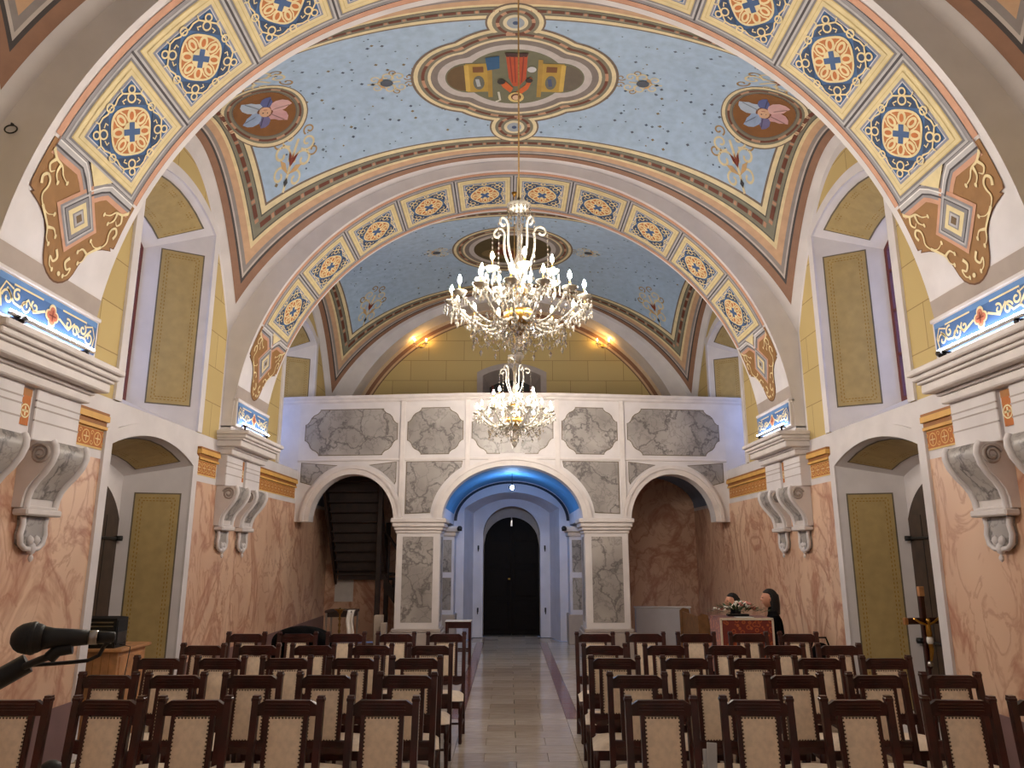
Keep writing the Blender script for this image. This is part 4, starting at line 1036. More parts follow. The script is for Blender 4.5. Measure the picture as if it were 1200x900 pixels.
for s_ in (-1, 1):
    for ai, (y0, y1) in enumerate(ARCH):
        for k, yy in enumerate((y0+.30, y1-.32)):
            root = empty('wall_console', (s_*WX, yy, 2.88), 0 if s_ > 0 else math.pi)
            tag(root, 'white scrolled console with grey marble face, %s of the %s pair on the %s wall' % (['nearer', 'farther'][k], ['near', 'far'][ai], 'left' if s_ < 0 else 'right'), 'console', 'scrolled wall consoles')
            for nm, me in CM.items():
                o = bpy.data.objects.new(nm if isinstance(nm, str) else nm[0], me); COL.objects.link(o); o.parent = root

# ================================================================== CHANDELIERS
def chandelier(loc, ztop, label, mat_bulb='bulb', n_low=14, n_up=7, arms=None):
    """base point is the lowest crystal; parts hang above it"""
    C = empty('chandelier', loc); tag(C, label, 'chandelier', 'crystal chandeliers on ropes')
    zt = ztop-loc[2]
    MB().tube([(0, 0, 1.52), (0, 0, zt)], .008, 6).build('rope', 'rope', C)
    MB().lathe([(0, 0), (.05, 0), (.03, -.05), (.008, -.09), (0, -.09)], 12, (0, 0, zt)).build('ceiling_rose', 'brass', C)
    MB().lathe([(.0, .10), (.03, .12), (.05, .16), (.025, .20), (.02, .26), (.07, .30), (.10, .36), (.04, .42), (.03, .50), (.055, .58), (.025, .66), (.03, .80), (.055, .90), (.02, 1.0), (.02, 1.18), (.04, 1.25), (.016, 1.32), (.016, 1.54), (0, 1.54)], 16).build('stem', 'clear_crystal', C)
    MB().lathe([(.0, .34), (.10, .345), (.13, .40), (.135, .44), (.125, .47), (0, .48)], 20).build('bowl', 'brass', C)
    MB().lathe([(.0, .62), (.06, .625), (.08, .66), (.06, .69), (0, .69)], 18).build('hub', 'brass', C)
    MB().lathe([(0, .0), (.02, .02), (.045, .06), (.03, .10), (.0, .11)], 12).build('finial', 'crystal', C)
    def ringarms(n, r, z0, drop, zc, ph, big):
        pts = []
        for i in range(13):
            t = i/12; rr = .07+(r-.07)*t; zz = z0+(zc-z0)*t-drop*math.sin(math.pi*min(1, t*1.06))*(1-.15*t)
            pts.append((rr, 0, zz))
        am = MB().tube(pts, [.015-.004*i/12 for i in range(13)], 6)
        for i in range(2, 12, 1):
            p = pts[i]; am.octa((p[0], 0, p[2]), .019, .019)
        am = am.mesh('arm', 'crystal')
        pm = MB().lathe([(.006, -.015), (.03, -.012), (.062, .012), (.066, .022), (.03, .012), (.012, .02)], 14).mesh('drip_pan', 'crystal')
        cm = MB().lathe([(.008, .0), (.008, .095), (.0, .095)], 8).mesh('candle', 'brass')
        bm_ = MB().lathe([(.004, .095), (.013, .104), (.017, .122), (.012, .143), (.002, .168)], 8).mesh('bulb', mat_bulb)
        dm = MB()
        for k in range(7):
            a = 2*math.pi*k/7; dm.octa((.06*math.cos(a), .06*math.sin(a), -.03), .008, .012); dm.octa((.06*math.cos(a), .06*math.sin(a), -.068), .012, .024)
        dm.octa((0, 0, -.10), .018, .035); dm = dm.mesh('crystal_drops', 'crystal')
        for k in range(n):
            a = ph+2*math.pi*k/n
            o = bpy.data.objects.new('arm', am); COL.objects.link(o); o.parent = C; o.rotation_euler = (0, 0, a)
            for nm, me in (('drip_pan', pm), ('candle', cm), ('bulb', bm_), ('crystal_drops', dm)):
                q = bpy.data.objects.new(nm, me); COL.objects.link(q); q.parent = o; q.location = (r, 0, zc)
                if nm == 'crystal_drops': q['kind'] = 'stuff'
    ringarms(n_low, .585, .42, .15, .52, .1, True)
    ringarms(n_up, .33, .62, .08, .76, .35, False)
    # upper scrolls
    sp = []
    for i in range(16):
        t = i/15; sp.append((.03+.10*t+.05*math.sin(t*3), 0, .80+.42*t))
    for i in range(15):
        a = math.pi-i*.42; r = .062*(1-i/20); sp.append((.205+r*math.cos(a), 0, 1.23+r*math.sin(a)+.0))
    sm_ = MB().tube(sp, .011, 6).mesh('upper_scroll', 'crystal')
    for k in range(5):
        o = bpy.data.objects.new('upper_scroll', sm_); COL.objects.link(o); o.parent = C; o.rotation_euler = (0, 0, k*2*math.pi/5+.2)
    MB().lathe([(.015, 1.40), (.085, 1.44), (.11, 1.47), (.105, 1.475), (.015, 1.45)], 18).build('crown', 'crystal', C)
    dm = MB(); rnd = random.Random(3)
    for k in range(16):                                  # crown drops
        a = 2*math.pi*k/16
        for j in range(3): dm.octa((.10*math.cos(a), .10*math.sin(a), 1.43-j*.05), .011, .02)
    for k in range(5):                                   # long strings from the scrolls
        a = k*2*math.pi/5+.2
        for j in range(9): dm.octa((.262*math.cos(a), .262*math.sin(a), 1.20-j*.045), .009, .016)
    for k in range(n_low):                               # swags between the lower arms, then below them
        a0, a1 = .1+2*math.pi*k/n_low, .1+2*math.pi*(k+1)/n_low
        for j in range(9):
            t = j/8; a = a0+(a1-a0)*t; dm.octa((.56*math.cos(a), .56*math.sin(a), .50-.09*math.sin(math.pi*t)), .009, .011)
            dm.octa((.40*math.cos(a), .40*math.sin(a), .31-.10*math.sin(math.pi*t)), .009, .011)
        for j in range(8):
            t = j/7; dm.octa(((.12+.28*t)*math.cos(a0), (.12+.28*t)*math.sin(a0), .30-.08*math.sin(math.pi*t)+.02*t), .009, .011)
        dm.octa((.40*math.cos(a0), .40*math.sin(a0), .25), .018, .035); am_ = (a0+a1)/2
        dm.octa((.40*math.cos(am_), .40*math.sin(am_), .16), .014, .03)
    for ring, z, r, n in ((0, .30, .13, 18), (1, .20, .10, 14), (2, .12, .06, 10), (3, .62, .11, 14), (4, .70, .10, 12), (5, .52, .15, 16)):
        for k in range(n):
            a = 2*math.pi*k/n; dm.octa((r*math.cos(a), r*math.sin(a), z), .012, .028); dm.octa((r*math.cos(a), r*math.sin(a), z+.05), .008, .012)
    for k in range(150):                                 # the dense inner cluster
        a = rnd.uniform(0, 6.283); r = rnd.uniform(.10, .52); z = .30+.22*rnd.random()-.10*math.sin(r*6)
        dm.octa((r*math.cos(a), r*math.sin(a), z), rnd.uniform(.007, .013), rnd.uniform(.012, .03))
    for k in range(60):
        a = rnd.uniform(0, 6.283); r = rnd.uniform(.06, .34); dm.octa((r*math.cos(a), r*math.sin(a), .60+.16*rnd.random()), .010, .022)
    tag(dm.build('crystal_swags', 'clear_crystal', C), kind='stuff')
    return C
ZR = ZA+RA
chandelier((.012, 6.15, 3.52), ZR-.002, 'large near crystal chandelier with many lit candle bulbs')
chandelier((.015, 11.40, 3.52), ZR-.002, 'smaller looking far crystal chandelier hanging below the near one')

chandelier((.06, .90, 3.52), 7.96, 'added unseen crystal chandelier above the viewer, lighting the front rows', 'fill_bulb')  # out of view, added as front light for the chairs

# ================================================================== CHAIRS
def make_chair():
    r = empty('dining_chair')
    yb = .20                                             # back at +y, the sitter faces -y (the altar)
    lean = lambda z: yb+max(0, z-.45)*.13
    def post(s, name='back_post'):
        m_ = MB(); w = .021
        for z0, z1 in ((0, .45), (.45, 1.07)):
            v = []
            for z in (z0, z1):
                y = lean(z)-(.04*(1-z/.45) if z < .45 else 0)*-1
                v += [(s*.205-w, y-.02, z), (s*.205+w, y-.02, z), (s*.205+w, y+.02, z), (s*.205-w, y+.02, z)]
            m_.add(v, [(0, 1, 2, 3), (4, 5, 6, 7), (0, 1, 5, 4), (1, 2, 6, 5), (2, 3, 7, 6), (3, 0, 4, 7)])
        m_.cbox(s*.205-.026, s*.205+.026, lean(1.05)-.025, lean(1.05)+.025, 1.035, 1.06, .006)
        return m_.build(name, 'dark_wood', r)
    for s in (-1, 1): post(s)
    # shaped crest rail with carved grooves
    y = lean(1.0); cr = [(-.19, .955), (.19, .955), (.19, 1.015), (.145, 1.045), (-.145, 1.045), (-.19, 1.015)]
    c_ = MB().prism(cr, y-.018, y+.018, 'xz').build('crest_rail', 'dark_wood', r)
    g = MB()
    for z in (.985, 1.003, 1.021): g.cbox(-.14, .14, y-.024, y-.014, z-.005, z+.005, .002)
    g.build('carved_bead', 'dark_wood', c_)
    y = lean(.58); MB().cbox(-.19, .19, y-.016, y+.016, .555, .605, .006).build('lower_rail', 'dark_wood', r)
    sc = [(-.19, .52)]+[(-.19+.38*i/16, .525-.018*abs(math.sin(i/16*math.pi*3))) for i in range(17)]+[(.19, .555), (-.19, .555)]
    MB().prism(sc[1:], y-.010, y+.010, 'xz').build('scalloped_apron', 'dark_wood', r)
    for s in (-1, 1):                                    # inner stiles either side of the pad
        m_ = MB(); v = []
        for z in (.60, .96): v += [(s*.12-.014, lean(z)-.014, z), (s*.12+.014, lean(z)-.014, z), (s*.12+.014, lean(z)+.014, z), (s*.12-.014, lean(z)+.014, z)]
        m_.add(v, [(0, 1, 5, 4), (1, 2, 6, 5), (2, 3, 7, 6), (3, 0, 4, 7)]).build('stile', 'dark_wood', r)
    pad = MB(); n = 6
    pad.grid(lambda a, b_: (-.107+.214*a, lean(.605+.345*b_)-.018-.022*(math.sin(math.pi*a)*math.sin(math.pi*b_))**.5, .605+.345*b_), frange(0, 1, n), frange(0, 1, n))
    pad.grid(lambda a, b_: (-.107+.214*a, lean(.605+.345*b_)+.016, .605+.345*b_), [0, 1], [0, 1]); 
    pd = pad.build('back_pad', 'upholstery', r)
    nl = MB(); k = 15
    for i in range(k+1):
        z = .61+.335*i/k
        for s in (-1, 1): nl.octa((s*.104, lean(z)-.022, z), .0075, .0055)
    for i in range(1, 10):
        for z in (.609, .946): nl.octa((-.104+.208*i/10, lean(z)-.022, z), .0075, .0055)
    tag(nl.build('nail_trim', 'nail', pd), kind='stuff')
    # seat
    def sq(a, b_, z, sc=1): return
    se = MB(); n = 10
    def seat(a, b_):
        x = (-.235+.47*a)*(1-.10*b_); yv = -.24+.44*b_; e = (math.sin(math.pi*a)*math.sin(math.pi*b_))**.28 if 0 < a < 1 and 0 < b_ < 1 else 0
        return (x, yv, .42+.065*e)
    se.grid(seat, frange(0, 1, n), frange(0, 1, n)); se.add([seat(0, 0), seat(1, 0), seat(1, 1), seat(0, 1)], [(0, 1, 2, 3)])
    se.build('seat', 'seat_cloth', r)
    sf = MB()
    sf.cbox(-.225, .225, -.235, -.205, .345, .42, .004); sf.cbox(-.20, .20, .17, .20, .345, .42, .004)
    for s in (-1, 1): sf.add([(s*.20, -.21, .345), (s*.226, -.21, .345), (s*.205, .18, .345), (s*.18, .18, .345), (s*.20, -.21, .42), (s*.226, -.21, .42), (s*.205, .18, .42), (s*.18, .18, .42)], [(0, 1, 2, 3), (4, 5, 6, 7), (0, 1, 5, 4), (1, 2, 6, 5), (2, 3, 7, 6), (3, 0, 4, 7)])
    sf.build('seat_frame', 'dark_wood', r)
    for s in (-1, 1):
        MB().lathe([(.016, 0), (.022, .02), (.017, .05), (.021, .16), (.024, .25), (.020, .28), (.026, .30), (.026, .42)], 8, (s*.205, -.215, 0)).build('front_leg', 'dark_wood', r)
        MB().cbox(s*.205-.01, s*.205+.01, -.215, .215, .14, .165, .003).build('side_stretcher', 'dark_wood', r)
    MB().cbox(-.2, .2, -.01, .01, .142, .163, .003).build('cross_stretcher', 'dark_wood', r)
    return r
proto = make_chair()
ROWS = [(815, [20, 127, 231, 337, 449], [773, 883, 1002, 1119, 1222]),
        (787, [127, 209, 297, 382, 476], [745, 836, 931, 1026, 1112]),
        (767.7, [187, 259, 338, 413, 490], [718, 803, 884, 957, 1037]),
        (753.3, [238, 302, 368, 435, 505], [707, 780, 851, 915, 982]),
        (740, [289, 350, 407, 464, 523], [697, 756, 816, 877, 934])]
ORD = ['first', 'second', 'third', 'fourth', 'fifth']
CH = {}
first = True
for ri, (py, L, Rr) in enumerate(ROWS):
    for blk, lst in (('left', L), ('right', Rr)):
        ordered = lst[::-1] if blk == 'left' else lst    # counted from the aisle
        for ci, px in enumerate(ordered):
            p = pix(px, py, Z=1.07)
            o = proto if first else copy_tree(proto); first = False
            o.location = (p.x, p.y-.28, 0); o.rotation_euler = (0, 0, random.uniform(-.05, .05))
            tag(o, 'dark cream-padded chair, %s row from front, %s seat from aisle, %s block' % (ORD[ri], ORD[ci], blk), 'chair', 'cream padded wooden chairs in rows')
            CH[(ri, blk, ci)] = o
# ================================================================== MICROPHONE
def cam_point(px, py, depth):
    u = (px-600)/FPX; v = (450-py)/FPX
    return Vector((CX, 0, H))+Matrix.Rotation(YAW, 3, 'Z') @ (depth*Vector((u, math.cos(PITCH)-v*math.sin(PITCH), math.sin(PITCH)+v*math.cos(PITCH))))
hd = cam_point(34, 748, 1.26); tl = cam_point(104, 747, 1.29)      # hand-held size: a 52 mm head gives the distance
ax = (tl-hd).normalized()
mic = empty('microphone', hd); tag(mic, 'black vocal microphone with wire mesh head at the left edge', 'microphone')
q = ax.to_track_quat('Z', 'Y').to_euler()
MB().lathe([(0, -.027), (.010, -.0255), (.018, -.020), (.0235, -.012), (.0262, -.002), (.0262, .006), (.0235, .016), (.020, .022), (0, .024)], 20).build('mesh_head', 'grille', mic, rot=q)
MB().lathe([(.0268, .002), (.0275, .006), (.0268, .010)], 24).build('head_ring', 'black', mic, rot=q)
Lm = (tl-hd).length
MB().lathe([(0, .020), (.0195, .022), (.0165, .036), (.0150, .06), (.0125, Lm), (0, Lm)], 18).build('handle', 'black', mic, rot=q)
MB().lathe([(0, Lm), (.012, Lm), (.012, Lm+.014), (0, Lm+.014)], 14).build('connector_ring', 'steel', mic, rot=q)
MB().lathe([(0, Lm+.014), (.0105, Lm+.014), (.009, Lm+.04), (0, Lm+.042)], 12).build('plug', 'black', mic, rot=q)
stand = empty('microphone_stand', (-1.45, 1.1, 0)); tag(stand, 'black boom microphone stand reaching in from the left edge', 'stand')
b0 = stand.location; lo = lambda p: p-Vector(b0)
clip = hd+ax*.045+Vector((0, 0, -.020)); elbow = cam_point(18, 785, 1.28); post = Vector((-1.45, 1.1, 1.40))
MB().tube([lo(clip+ax*.022+Vector((0, 0, .004))), lo(clip), lo(clip-Vector((.012, 0, .012)))], .011, 8).build('clip', 'black', stand)
MB().tube([lo(clip-Vector((.008, 0, .008))), lo(elbow)], .0065, 8).build('gooseneck', 'black', stand)
MB().tube([lo(elbow), lo(post)], .012, 8).build('boom', 'black', stand); MB().tube([lo(elbow+(elbow-post).normalized()*.02), lo(elbow-(elbow-post).normalized()*.06)], .017, 8).build('boom_grip', 'black', stand)
MB().tube([(0, 0, .05), (0, 0, 1.44)], .013, 8).build('upright', 'black', stand); MB().lathe([(.02, 1.35), (.03, 1.37), (.03, 1.43), (.02, 1.45)], 10).build('clutch', 'black', stand)
for k in range(3):
    a = k*2.094+.4; MB().tube([(0, 0, .22), (.3*math.cos(a), .3*math.sin(a), .012)], .011, 6).build('leg', 'black', stand)
cab = empty('microphone_cable', tl); ct = tl+ax*.04; cc = lambda x, y, d=1.3: cam_point(x, y, d)-Vector(tl)
pts = [ct-tl, cc(122, 757), cc(116, 768), cc(103, 774), cc(85, 776), cc(60, 778), cc(30, 780), cc(10, 781), cc(-20, 790), Vector((-1.43, 1.08, 1.33))-tl, Vector((-1.42, 1.09, .5))-tl, Vector((-1.35, 1.0, .02))-tl]
MB().tube(pts, .0035, 6).build('cable', 'black', cab); tag(cab, 'thin black cable looping from the microphone to its stand', 'cable')
# a second, smaller microphone head peeping in at the bottom edge
p = cam_point(59, 905, 1.9)
m2 = empty('microphone', p); tag(m2, 'black rounded microphone head just showing at the bottom left edge', 'microphone')
MB().lathe([(0, -.02), (.012, -.018), (.021, -.008), (.025, .006), (.022, .02), (.012, .027), (0, .029)], 16).build('mesh_head', 'grille', m2)
MB().tube([(0, 0, -.015), (0, -.02, -.18)], .013, 8).build('handle', 'black', m2); MB().tube([(0, -.02, -.16), (0, -.02, -p.z+.03)], .009, 6).build('stand_pole', 'black', m2); MB().lathe([(0, 0), (.14, 0), (.14, .02), (.02, .03), (0, .03)], 18, (0, -.02, -p.z)).build('stand_base', 'black', m2)

# ================================================================== LEFT NICHE: pine cabinet with mixer amplifier
cb = empty('pine_cabinet', (-4.28, 8.52, 0)); tag(cb, 'light pine cabinet standing in the left door niche', 'cabinet')
MB().cbox(-.30, .12, -.30, .30, 0, .93, .006).build('body', 'pine', cb); MB().cbox(-.33, .17, -.34, .34, .93, .965, .008).build('top', 'pine', cb)
dr = MB().cbox(.115, .132, -.27, .27, .06, .88, .006).build('door', 'pine', cb); MB().lathe([(0, 0), (.015, 0), (.018, .02), (0, .025)], 10).build('knob', 'dark_metal', dr, (.132, -.2, .5), (0, math.pi/2, 0))
for k in range(1, 5): MB().box(-.3+.42*k/5-.002, -.3+.42*k/5+.002, -.304, -.298, .02, .92).build('board_joint', 'oak', cb)
am = empty('amplifier', (-4.36, 8.36, .965)); tag(am, 'black mixer amplifier with small knobs on the pine cabinet', 'amplifier')
MB().prism([(-.12, 0), (.12, 0), (.12, .30), (-.03, .32), (-.12, .30)], -.20, .14, 'yz').build('case', 'black', am)
fpn = MB().box(-.18, .12, -.128, -.12, .02, .28).build('front_panel', 'grille', am)
for r_ in range(3):
    for k in range(8): MB().lathe([(0, 0), (.008, 0), (.007, .012), (0, .012)], 8).build('knob', 'steel', am, (-.16+k*.036, -.128, .07+r_*.045), (math.pi/2, 0, 0))
for z in (.045, .215, .255): MB().box(-.17, .11, -.134, -.126, z, z+.012).build('control_strip', 'steel', am)
sd = MB().box(.138, .146, -.10, .10, .03, .28).build('side_panel', 'grille', am)
for k in range(9): MB().box(.146, .152, -.08+.02*k-.004, -.08+.02*k+.004, .05, .16).build('fader', 'steel', am)
ac = MB().tube([(-4.195, 8.30, 1.0), (-4.06, 8.26, .98), (-4.04, 8.12, .5), (-4.05, 8.10, .02), (-3.8, 8.0, .008)], .005, 6).build('power_cable', 'black'); tag(ac, 'thin black cable hanging down from the mixer amplifier', 'cable')

# ================================================================== RIGHT NICHE: processional crucifix
cx = empty('processional_crucifix', (4.26, 8.06, 0), R_(12)); tag(cx, 'dark wooden processional crucifix with pale figure leaning in the right door niche', 'crucifix')
MB().tube([(0, 0, 0), (0, .02, .95)], .016, 8).build('pole', 'dark_wood', cx)
MB().cbox(-.028, .028, 0, .03, .78, 1.50, .006).build('upright', 'dark_wood', cx); MB().cbox(-.20, .20, 0, .03, 1.22, 1.285, .006).build('cross_arm', 'dark_wood', cx)
MB().cbox(-.034, .034, -.003, .033, 1.50, 1.60, .006).build('top_cap', 'pine', cx)
for s_ in (-1, 1): MB().cbox(s_*.20, s_*.245, -.003, .033, 1.217, 1.288, .006).build('arm_cap', 'oak', cx)
fg = MB(); fg.tube([(-.15, -.02, 1.28), (-.08, -.025, 1.24), (0, -.03, 1.21)], .012, 6); fg.tube([(.15, -.02, 1.28), (.08, -.025, 1.24), (0, -.03, 1.21)], .012, 6)
fg.tube([(0, -.03, 1.22), (0, -.035, 1.14), (.004, -.03, 1.06), (.01, -.035, .97), (.0, -.02, .86)], [.024, .028, .022, .022, .012], 8); fg.lathe([(0, -.03), (.018, -.015), (.021, .005), (.014, .025), (0, .03)], 10, (.006, -.035, 1.255)); fg.build('corpus', 'brass', cx)
MB().lathe([(.024, 1.03), (.032, 1.05), (.030, 1.09), (.024, 1.10)], 10, (.003, -.032, 0)).build('loincloth', 'white_cloth', cx)
MB().lathe([(0, .80), (.028, .81), (.03, .83), (.02, .86), (0, .86)], 10, (0, .0, 0)).build('silver_mount', 'steel', cx)

# ================================================================== RIGHT: brocade lectern, flowers, people, pew
lt = empty('covered_lectern', (2.98, 10.2, 0), 0); tag(lt, 'square stand draped in red and gold brocade with pale edging', 'lectern')
MB().cbox(-.32, .32, -.22, .22, .02, 1.10, .01).build('stand', 'dark_wood', lt)
dp = MB(); dp.cbox(-.34, .34, -.245, .24, 1.10, 1.125, .01)
dp.grid(lambda x, z: (x, -.25-.012*math.sin(x*22)*(1.12-z), z), frange(-.34, .34, 24), frange(.42, 1.12, 6)); dp.grid(lambda y, z: (-.345, y, z), frange(-.245, .24, 4), frange(.42, 1.12, 4)); dp.grid(lambda y, z: (.345, y, z), frange(-.245, .24, 4), frange(.42, 1.12, 4))
dp.build('brocade_cover', 'brocade', lt)
eg = MB()
for x in (-.332, .332): eg.box(x-.012, x+.012, -.262, -.25, .42, 1.12)
eg.box(-.34, .34, -.262, -.25, 1.10, 1.128); eg.build('edging', 'upholstery', lt)
ln = MB().cbox(-.12, .1, -.262, -.10, 1.127, 1.133, .002).build('white_napkin', 'white_cloth', lt)
FA = empty('flower_arrangement', (2.95, 10.22, 1.13)); tag(FA, 'low arrangement of white and pink flowers with green leaves on the brocade stand', 'flowers')
MB().cbox(-.14, .14, -.05, .05, 0, .025, .01).build('tray', 'black', FA)
rnd = random.Random(5)
lm = MB()
for k in range(170):
    a = rnd.uniform(0, 6.28); r = rnd.uniform(.02, .36); x = r*math.cos(a)*1.0; y = r*math.sin(a)*.45; z = .02+(.07-.12*abs(x)+rnd.uniform(-.02, .04))
    d = Vector((math.cos(a), math.sin(a)*.5, rnd.uniform(-.1, .6))).normalized(); sd_ = d.cross(Vector((0, 0, 1))).normalized()*.018; c = Vector((x, y, max(.01, z)))
    lm.add([c, c+d*.05+sd_, c+d*.11, c+d*.05-sd_], [(0, 1, 2, 3)])
tag(lm.build('leaves', 'leaf', FA), kind='stuff')
bl = MB(); bl.lathe([(0, -.006), (.012, .0), (.026, .012), (.03, .024), (.02, .02), (.008, .016), (0, .018)], 8); bm1 = bl.mesh('blossom', 'petal_white'); bm2 = bl.mesh('blossom', 'petal_pink')
for k in range(34):
    x = rnd.gauss(0, .14); y = rnd.uniform(-.13, .06); z = .07+.10*math.exp(-((x-.05)/.12)**2)*rnd.uniform(.2, 1)+rnd.uniform(0, .02)
    o = bpy.data.objects.new('blossom', bm1 if rnd.random() < .68 else bm2); COL.objects.link(o); o.parent = FA; o.location = (x, y, z); o.rotation_euler = (rnd.uniform(-.9, .5), rnd.uniform(-.6, .6), 0); s = rnd.uniform(.8, 1.3); o.scale = (s, s, s)

def person(loc, rz, label, headturn=0, scale=1.0):
    """seated figure facing +y in its own frame; base point is the floor below the seat"""
    p = empty('person', loc, rz); tag(p, label, 'person')
    J = [((0, 0, .50), .15), ((0, -.02, .68), .145), ((0, -.01, .88), .155), ((0, 0, 1.0), .12), ((0, .015, 1.08), .055), ((0, .03, 1.16), .05)]
    E = [(0, 1), (1, 2), (2, 3), (3, 4), (4, 5)]
    for s in (-1, 1):
        b = len(J); J += [((s*.10, .06, .50), .10), ((s*.12, .42, .50), .075), ((s*.12, .44, .10), .05), ((s*.12, .54, .05), .045)]; E += [(0, b), (b, b+1), (b+1, b+2), (b+2, b+3)]
        b = len(J); J += [((s*.17, 0, .99), .065), ((s*.23, .02, .76), .05), ((s*.16, .24, .64), .038), ((s*.11, .34, .62), .03)]; E += [(3, b), (b, b+1), (b+1, b+2), (b+2, b+3)]
    me = bpy.data.meshes.new('body'); me.from_pydata([j[0] for j in J], E, []); ob = bpy.data.objects.new('body', me); COL.objects.link(ob); ob.parent = p
    sk = ob.modifiers.new('skin', 'SKIN'); sk.use_smooth_shade = True
    for i, j in enumerate(J):
        v = me.skin_vertices[0].data[i]; v.radius = (j[1]*(1.15 if i < 4 else 1), j[1]*(.72 if i < 4 else 1)); v.use_root = (i == 0)
    ob.modifiers.new('sub', 'SUBSURF').levels = 2; ob.modifiers['sub'].render_levels = 2; me.materials.append(M['black_cloth'])
    for s in (-1, 1):
        hnd = MB(); w = Vector((s*.11, .35, .62)); hnd.cbox(w.x-.035, w.x+.035, w.y-.02, w.y+.07, w.z-.014, w.z+.014, .01)
        for k, L_ in enumerate((.055, .07, .075, .06)):
            x = w.x-.027+k*.018; hnd.tube([(x, w.y+.06, w.z), (x, w.y+.06+L_*.6, w.z-.008), (x, w.y+.06+L_, w.z-.03)], [.0085, .008, .006], 6)
        hnd.tube([(w.x-s*.03, w.y+.0, w.z), (w.x-s*.055, w.y+.04, w.z-.005), (w.x-s*.05, w.y+.075, w.z-.015)], [.01, .009, .007], 6); hnd.build('hand', 'skin', p)
    hd_ = MB(); R0 = Matrix.Rotation(headturn, 3, 'Z')
    def face(u, v):                                      # egg-shaped head with nose, brow and chin; front is +y
        th = math.pi*u; ph = 2*math.pi*v; x = .072*math.sin(th)*math.cos(ph); y = .092*math.sin(th)*math.sin(ph); z = .115*math.cos(th)
        if y > 0:
            y *= 1.0 if z > 0 else .96
            y += .026*math.exp(-((x/.014)**2+((z+.012)/.022)**2))+.008*math.exp(-((x/.04)**2+((z-.028)/.012)**2))+.008*math.exp(-((x/.022)**2+((z+.055)/.012)**2))+.012*math.exp(-((x/.03)**2+((z+.10)/.02)**2))
            y -= .010*math.exp(-(((abs(x)-.03)/.014)**2+((z-.008)/.012)**2))
        if z < -.03: x *= 1-.9*abs(z+.03)
        return R0 @ Vector((x, y, z))+Vector((0, .045, 1.235))
    hd_.grid(face, frange(0, 1, 24), frange(0, 1, 32)); hh = hd_.build('head', 'skin', p)
    hr = MB()
    def hair(u, v):
        th = math.pi*.62*u; ph = 2*math.pi*v; r = 1.13+.03*math.sin(ph*9+u*4); x = .075*r*math.sin(th)*math.cos(ph); y = .092*r*math.sin(th)*math.sin(ph)-.012; z = .120*math.cos(th)
        if y > .0 and z < .062-.25*max(0, .03-y): k = .80; x *= k; y *= k
        elif u > .6: z -= (u-.6)*.40; y -= .012
        return R0 @ Vector((x, y, z))+Vector((0, .045, 1.242))
    hr.grid(hair, frange(0, 1, 18), frange(0, 1, 40)); hr.build('hair', 'hair', p)
    for s in (-1, 1): MB().lathe([(0, -.028), (.012, -.02), (.016, 0), (.014, .018), (0, .026)], 8, tuple(R0 @ Vector((s*.073, .0, -.005))+Vector((0, .045, 1.235)))).build('ear', 'skin', p)
    for s in (-1, 1): MB().lathe([(0, -.009), (.009, 0), (0, .009)], 8, tuple(R0 @ Vector((s*.03, .082, .010))+Vector((0, .045, 1.235)))).build('eye', 'hair', p)
    MB().tube([tuple(R0 @ Vector((x, .093-abs(x)*.3, -.056))+Vector((0, .045, 1.235))) for x in (-.024, -.012, 0, .012, .024)], .006, 6).build('mouth', 'petal_pink', p)
    if scale != 1: p.scale = (scale,)*3
    return p
person((3.60, 10.72, 0), R_(78), 'person in a black coat with dark shoulder-length hair seated beside the brocade stand', 0, 1.07)
person((3.30, 11.50, 0), R_(95), 'dark-haired person mostly hidden behind the flower arrangement', 0, 1.0)
def pew(x, y, rz, label, L_=1.0):
    r = empty('wooden_pew', (x, y, 0), rz); tag(r, label, 'pew')
    MB().cbox(-L_/2, L_/2, -.20, .20, .42, .455, .008).build('seat', 'pew_oak', r); MB().cbox(-L_/2, L_/2, .19, .22, .50, .92, .008).build('backrest', 'pew_oak', r)
    for s in (-1, 1):
        pts = [(-.26, 0), (.26, 0), (.26, .94), (.20, .98), (.10, .96), (.06, .74), (-.02, .66), (-.24, .64), (-.28, .58), (-.22, .45)]
        MB().prism(pts, s*L_/2-.02, s*L_/2+.02, 'yz').build('end_panel', 'pew_oak', r)
    return r
bn = empty('wooden_bench', (3.50, 11.1, 0)); tag(bn, 'plain wooden bench on which the two people sit', 'bench')
MB().cbox(-.18, .18, -.75, .75, .36, .395, .008).build('seat', 'oak', bn)
for yy in (-.6, .6): MB().cbox(-.15, .15, yy-.02, yy+.02, 0, .36, .006).build('leg', 'oak', bn)
pew(3.25, 13.2, R_(90), 'wooden pew with shaped end standing beyond the brocade stand', 1.3)
plain('heater_white', (176, 176, 184), .5, .02)
rd = empty('white_panel_heater', (3.05, 15.55, 0)); tag(rd, 'plain white panel standing low behind the right gallery arch', 'panel')
MB().cbox(-.58, .52, -.05, .05, .06, .86, .01).build('panel', 'heater_white', rd); MB().cbox(-.60, .54, -.07, .07, .86, .885, .006).build('top_grille', 'white_thing', rd)
for x in (-.45, .4): MB().cbox(x-.03, x+.03, -.07, .07, 0, .07, .005).build('foot', 'white_thing', rd)
ct_ = MB().tube([(0, 0, 0), (0, 0, 0)], .01, 4) if False else None
bg = empty('black_bag', (4.0, 10.2, 0)); tag(bg, 'black soft bag lying by the right wall behind the last chairs', 'bag')
bgm = MB(); bgm.grid(lambda u, v: (.20*math.sin(math.pi*u)*math.cos(6.283*v)*(1+.1*math.sin(9*v)), .16*math.sin(math.pi*u)*math.sin(6.283*v), .40+.40*math.cos(math.pi*u)*-1+.0), frange(0, 1, 14), frange(0, 1, 22)); bgm.build('pouch', 'black_cloth', bg)
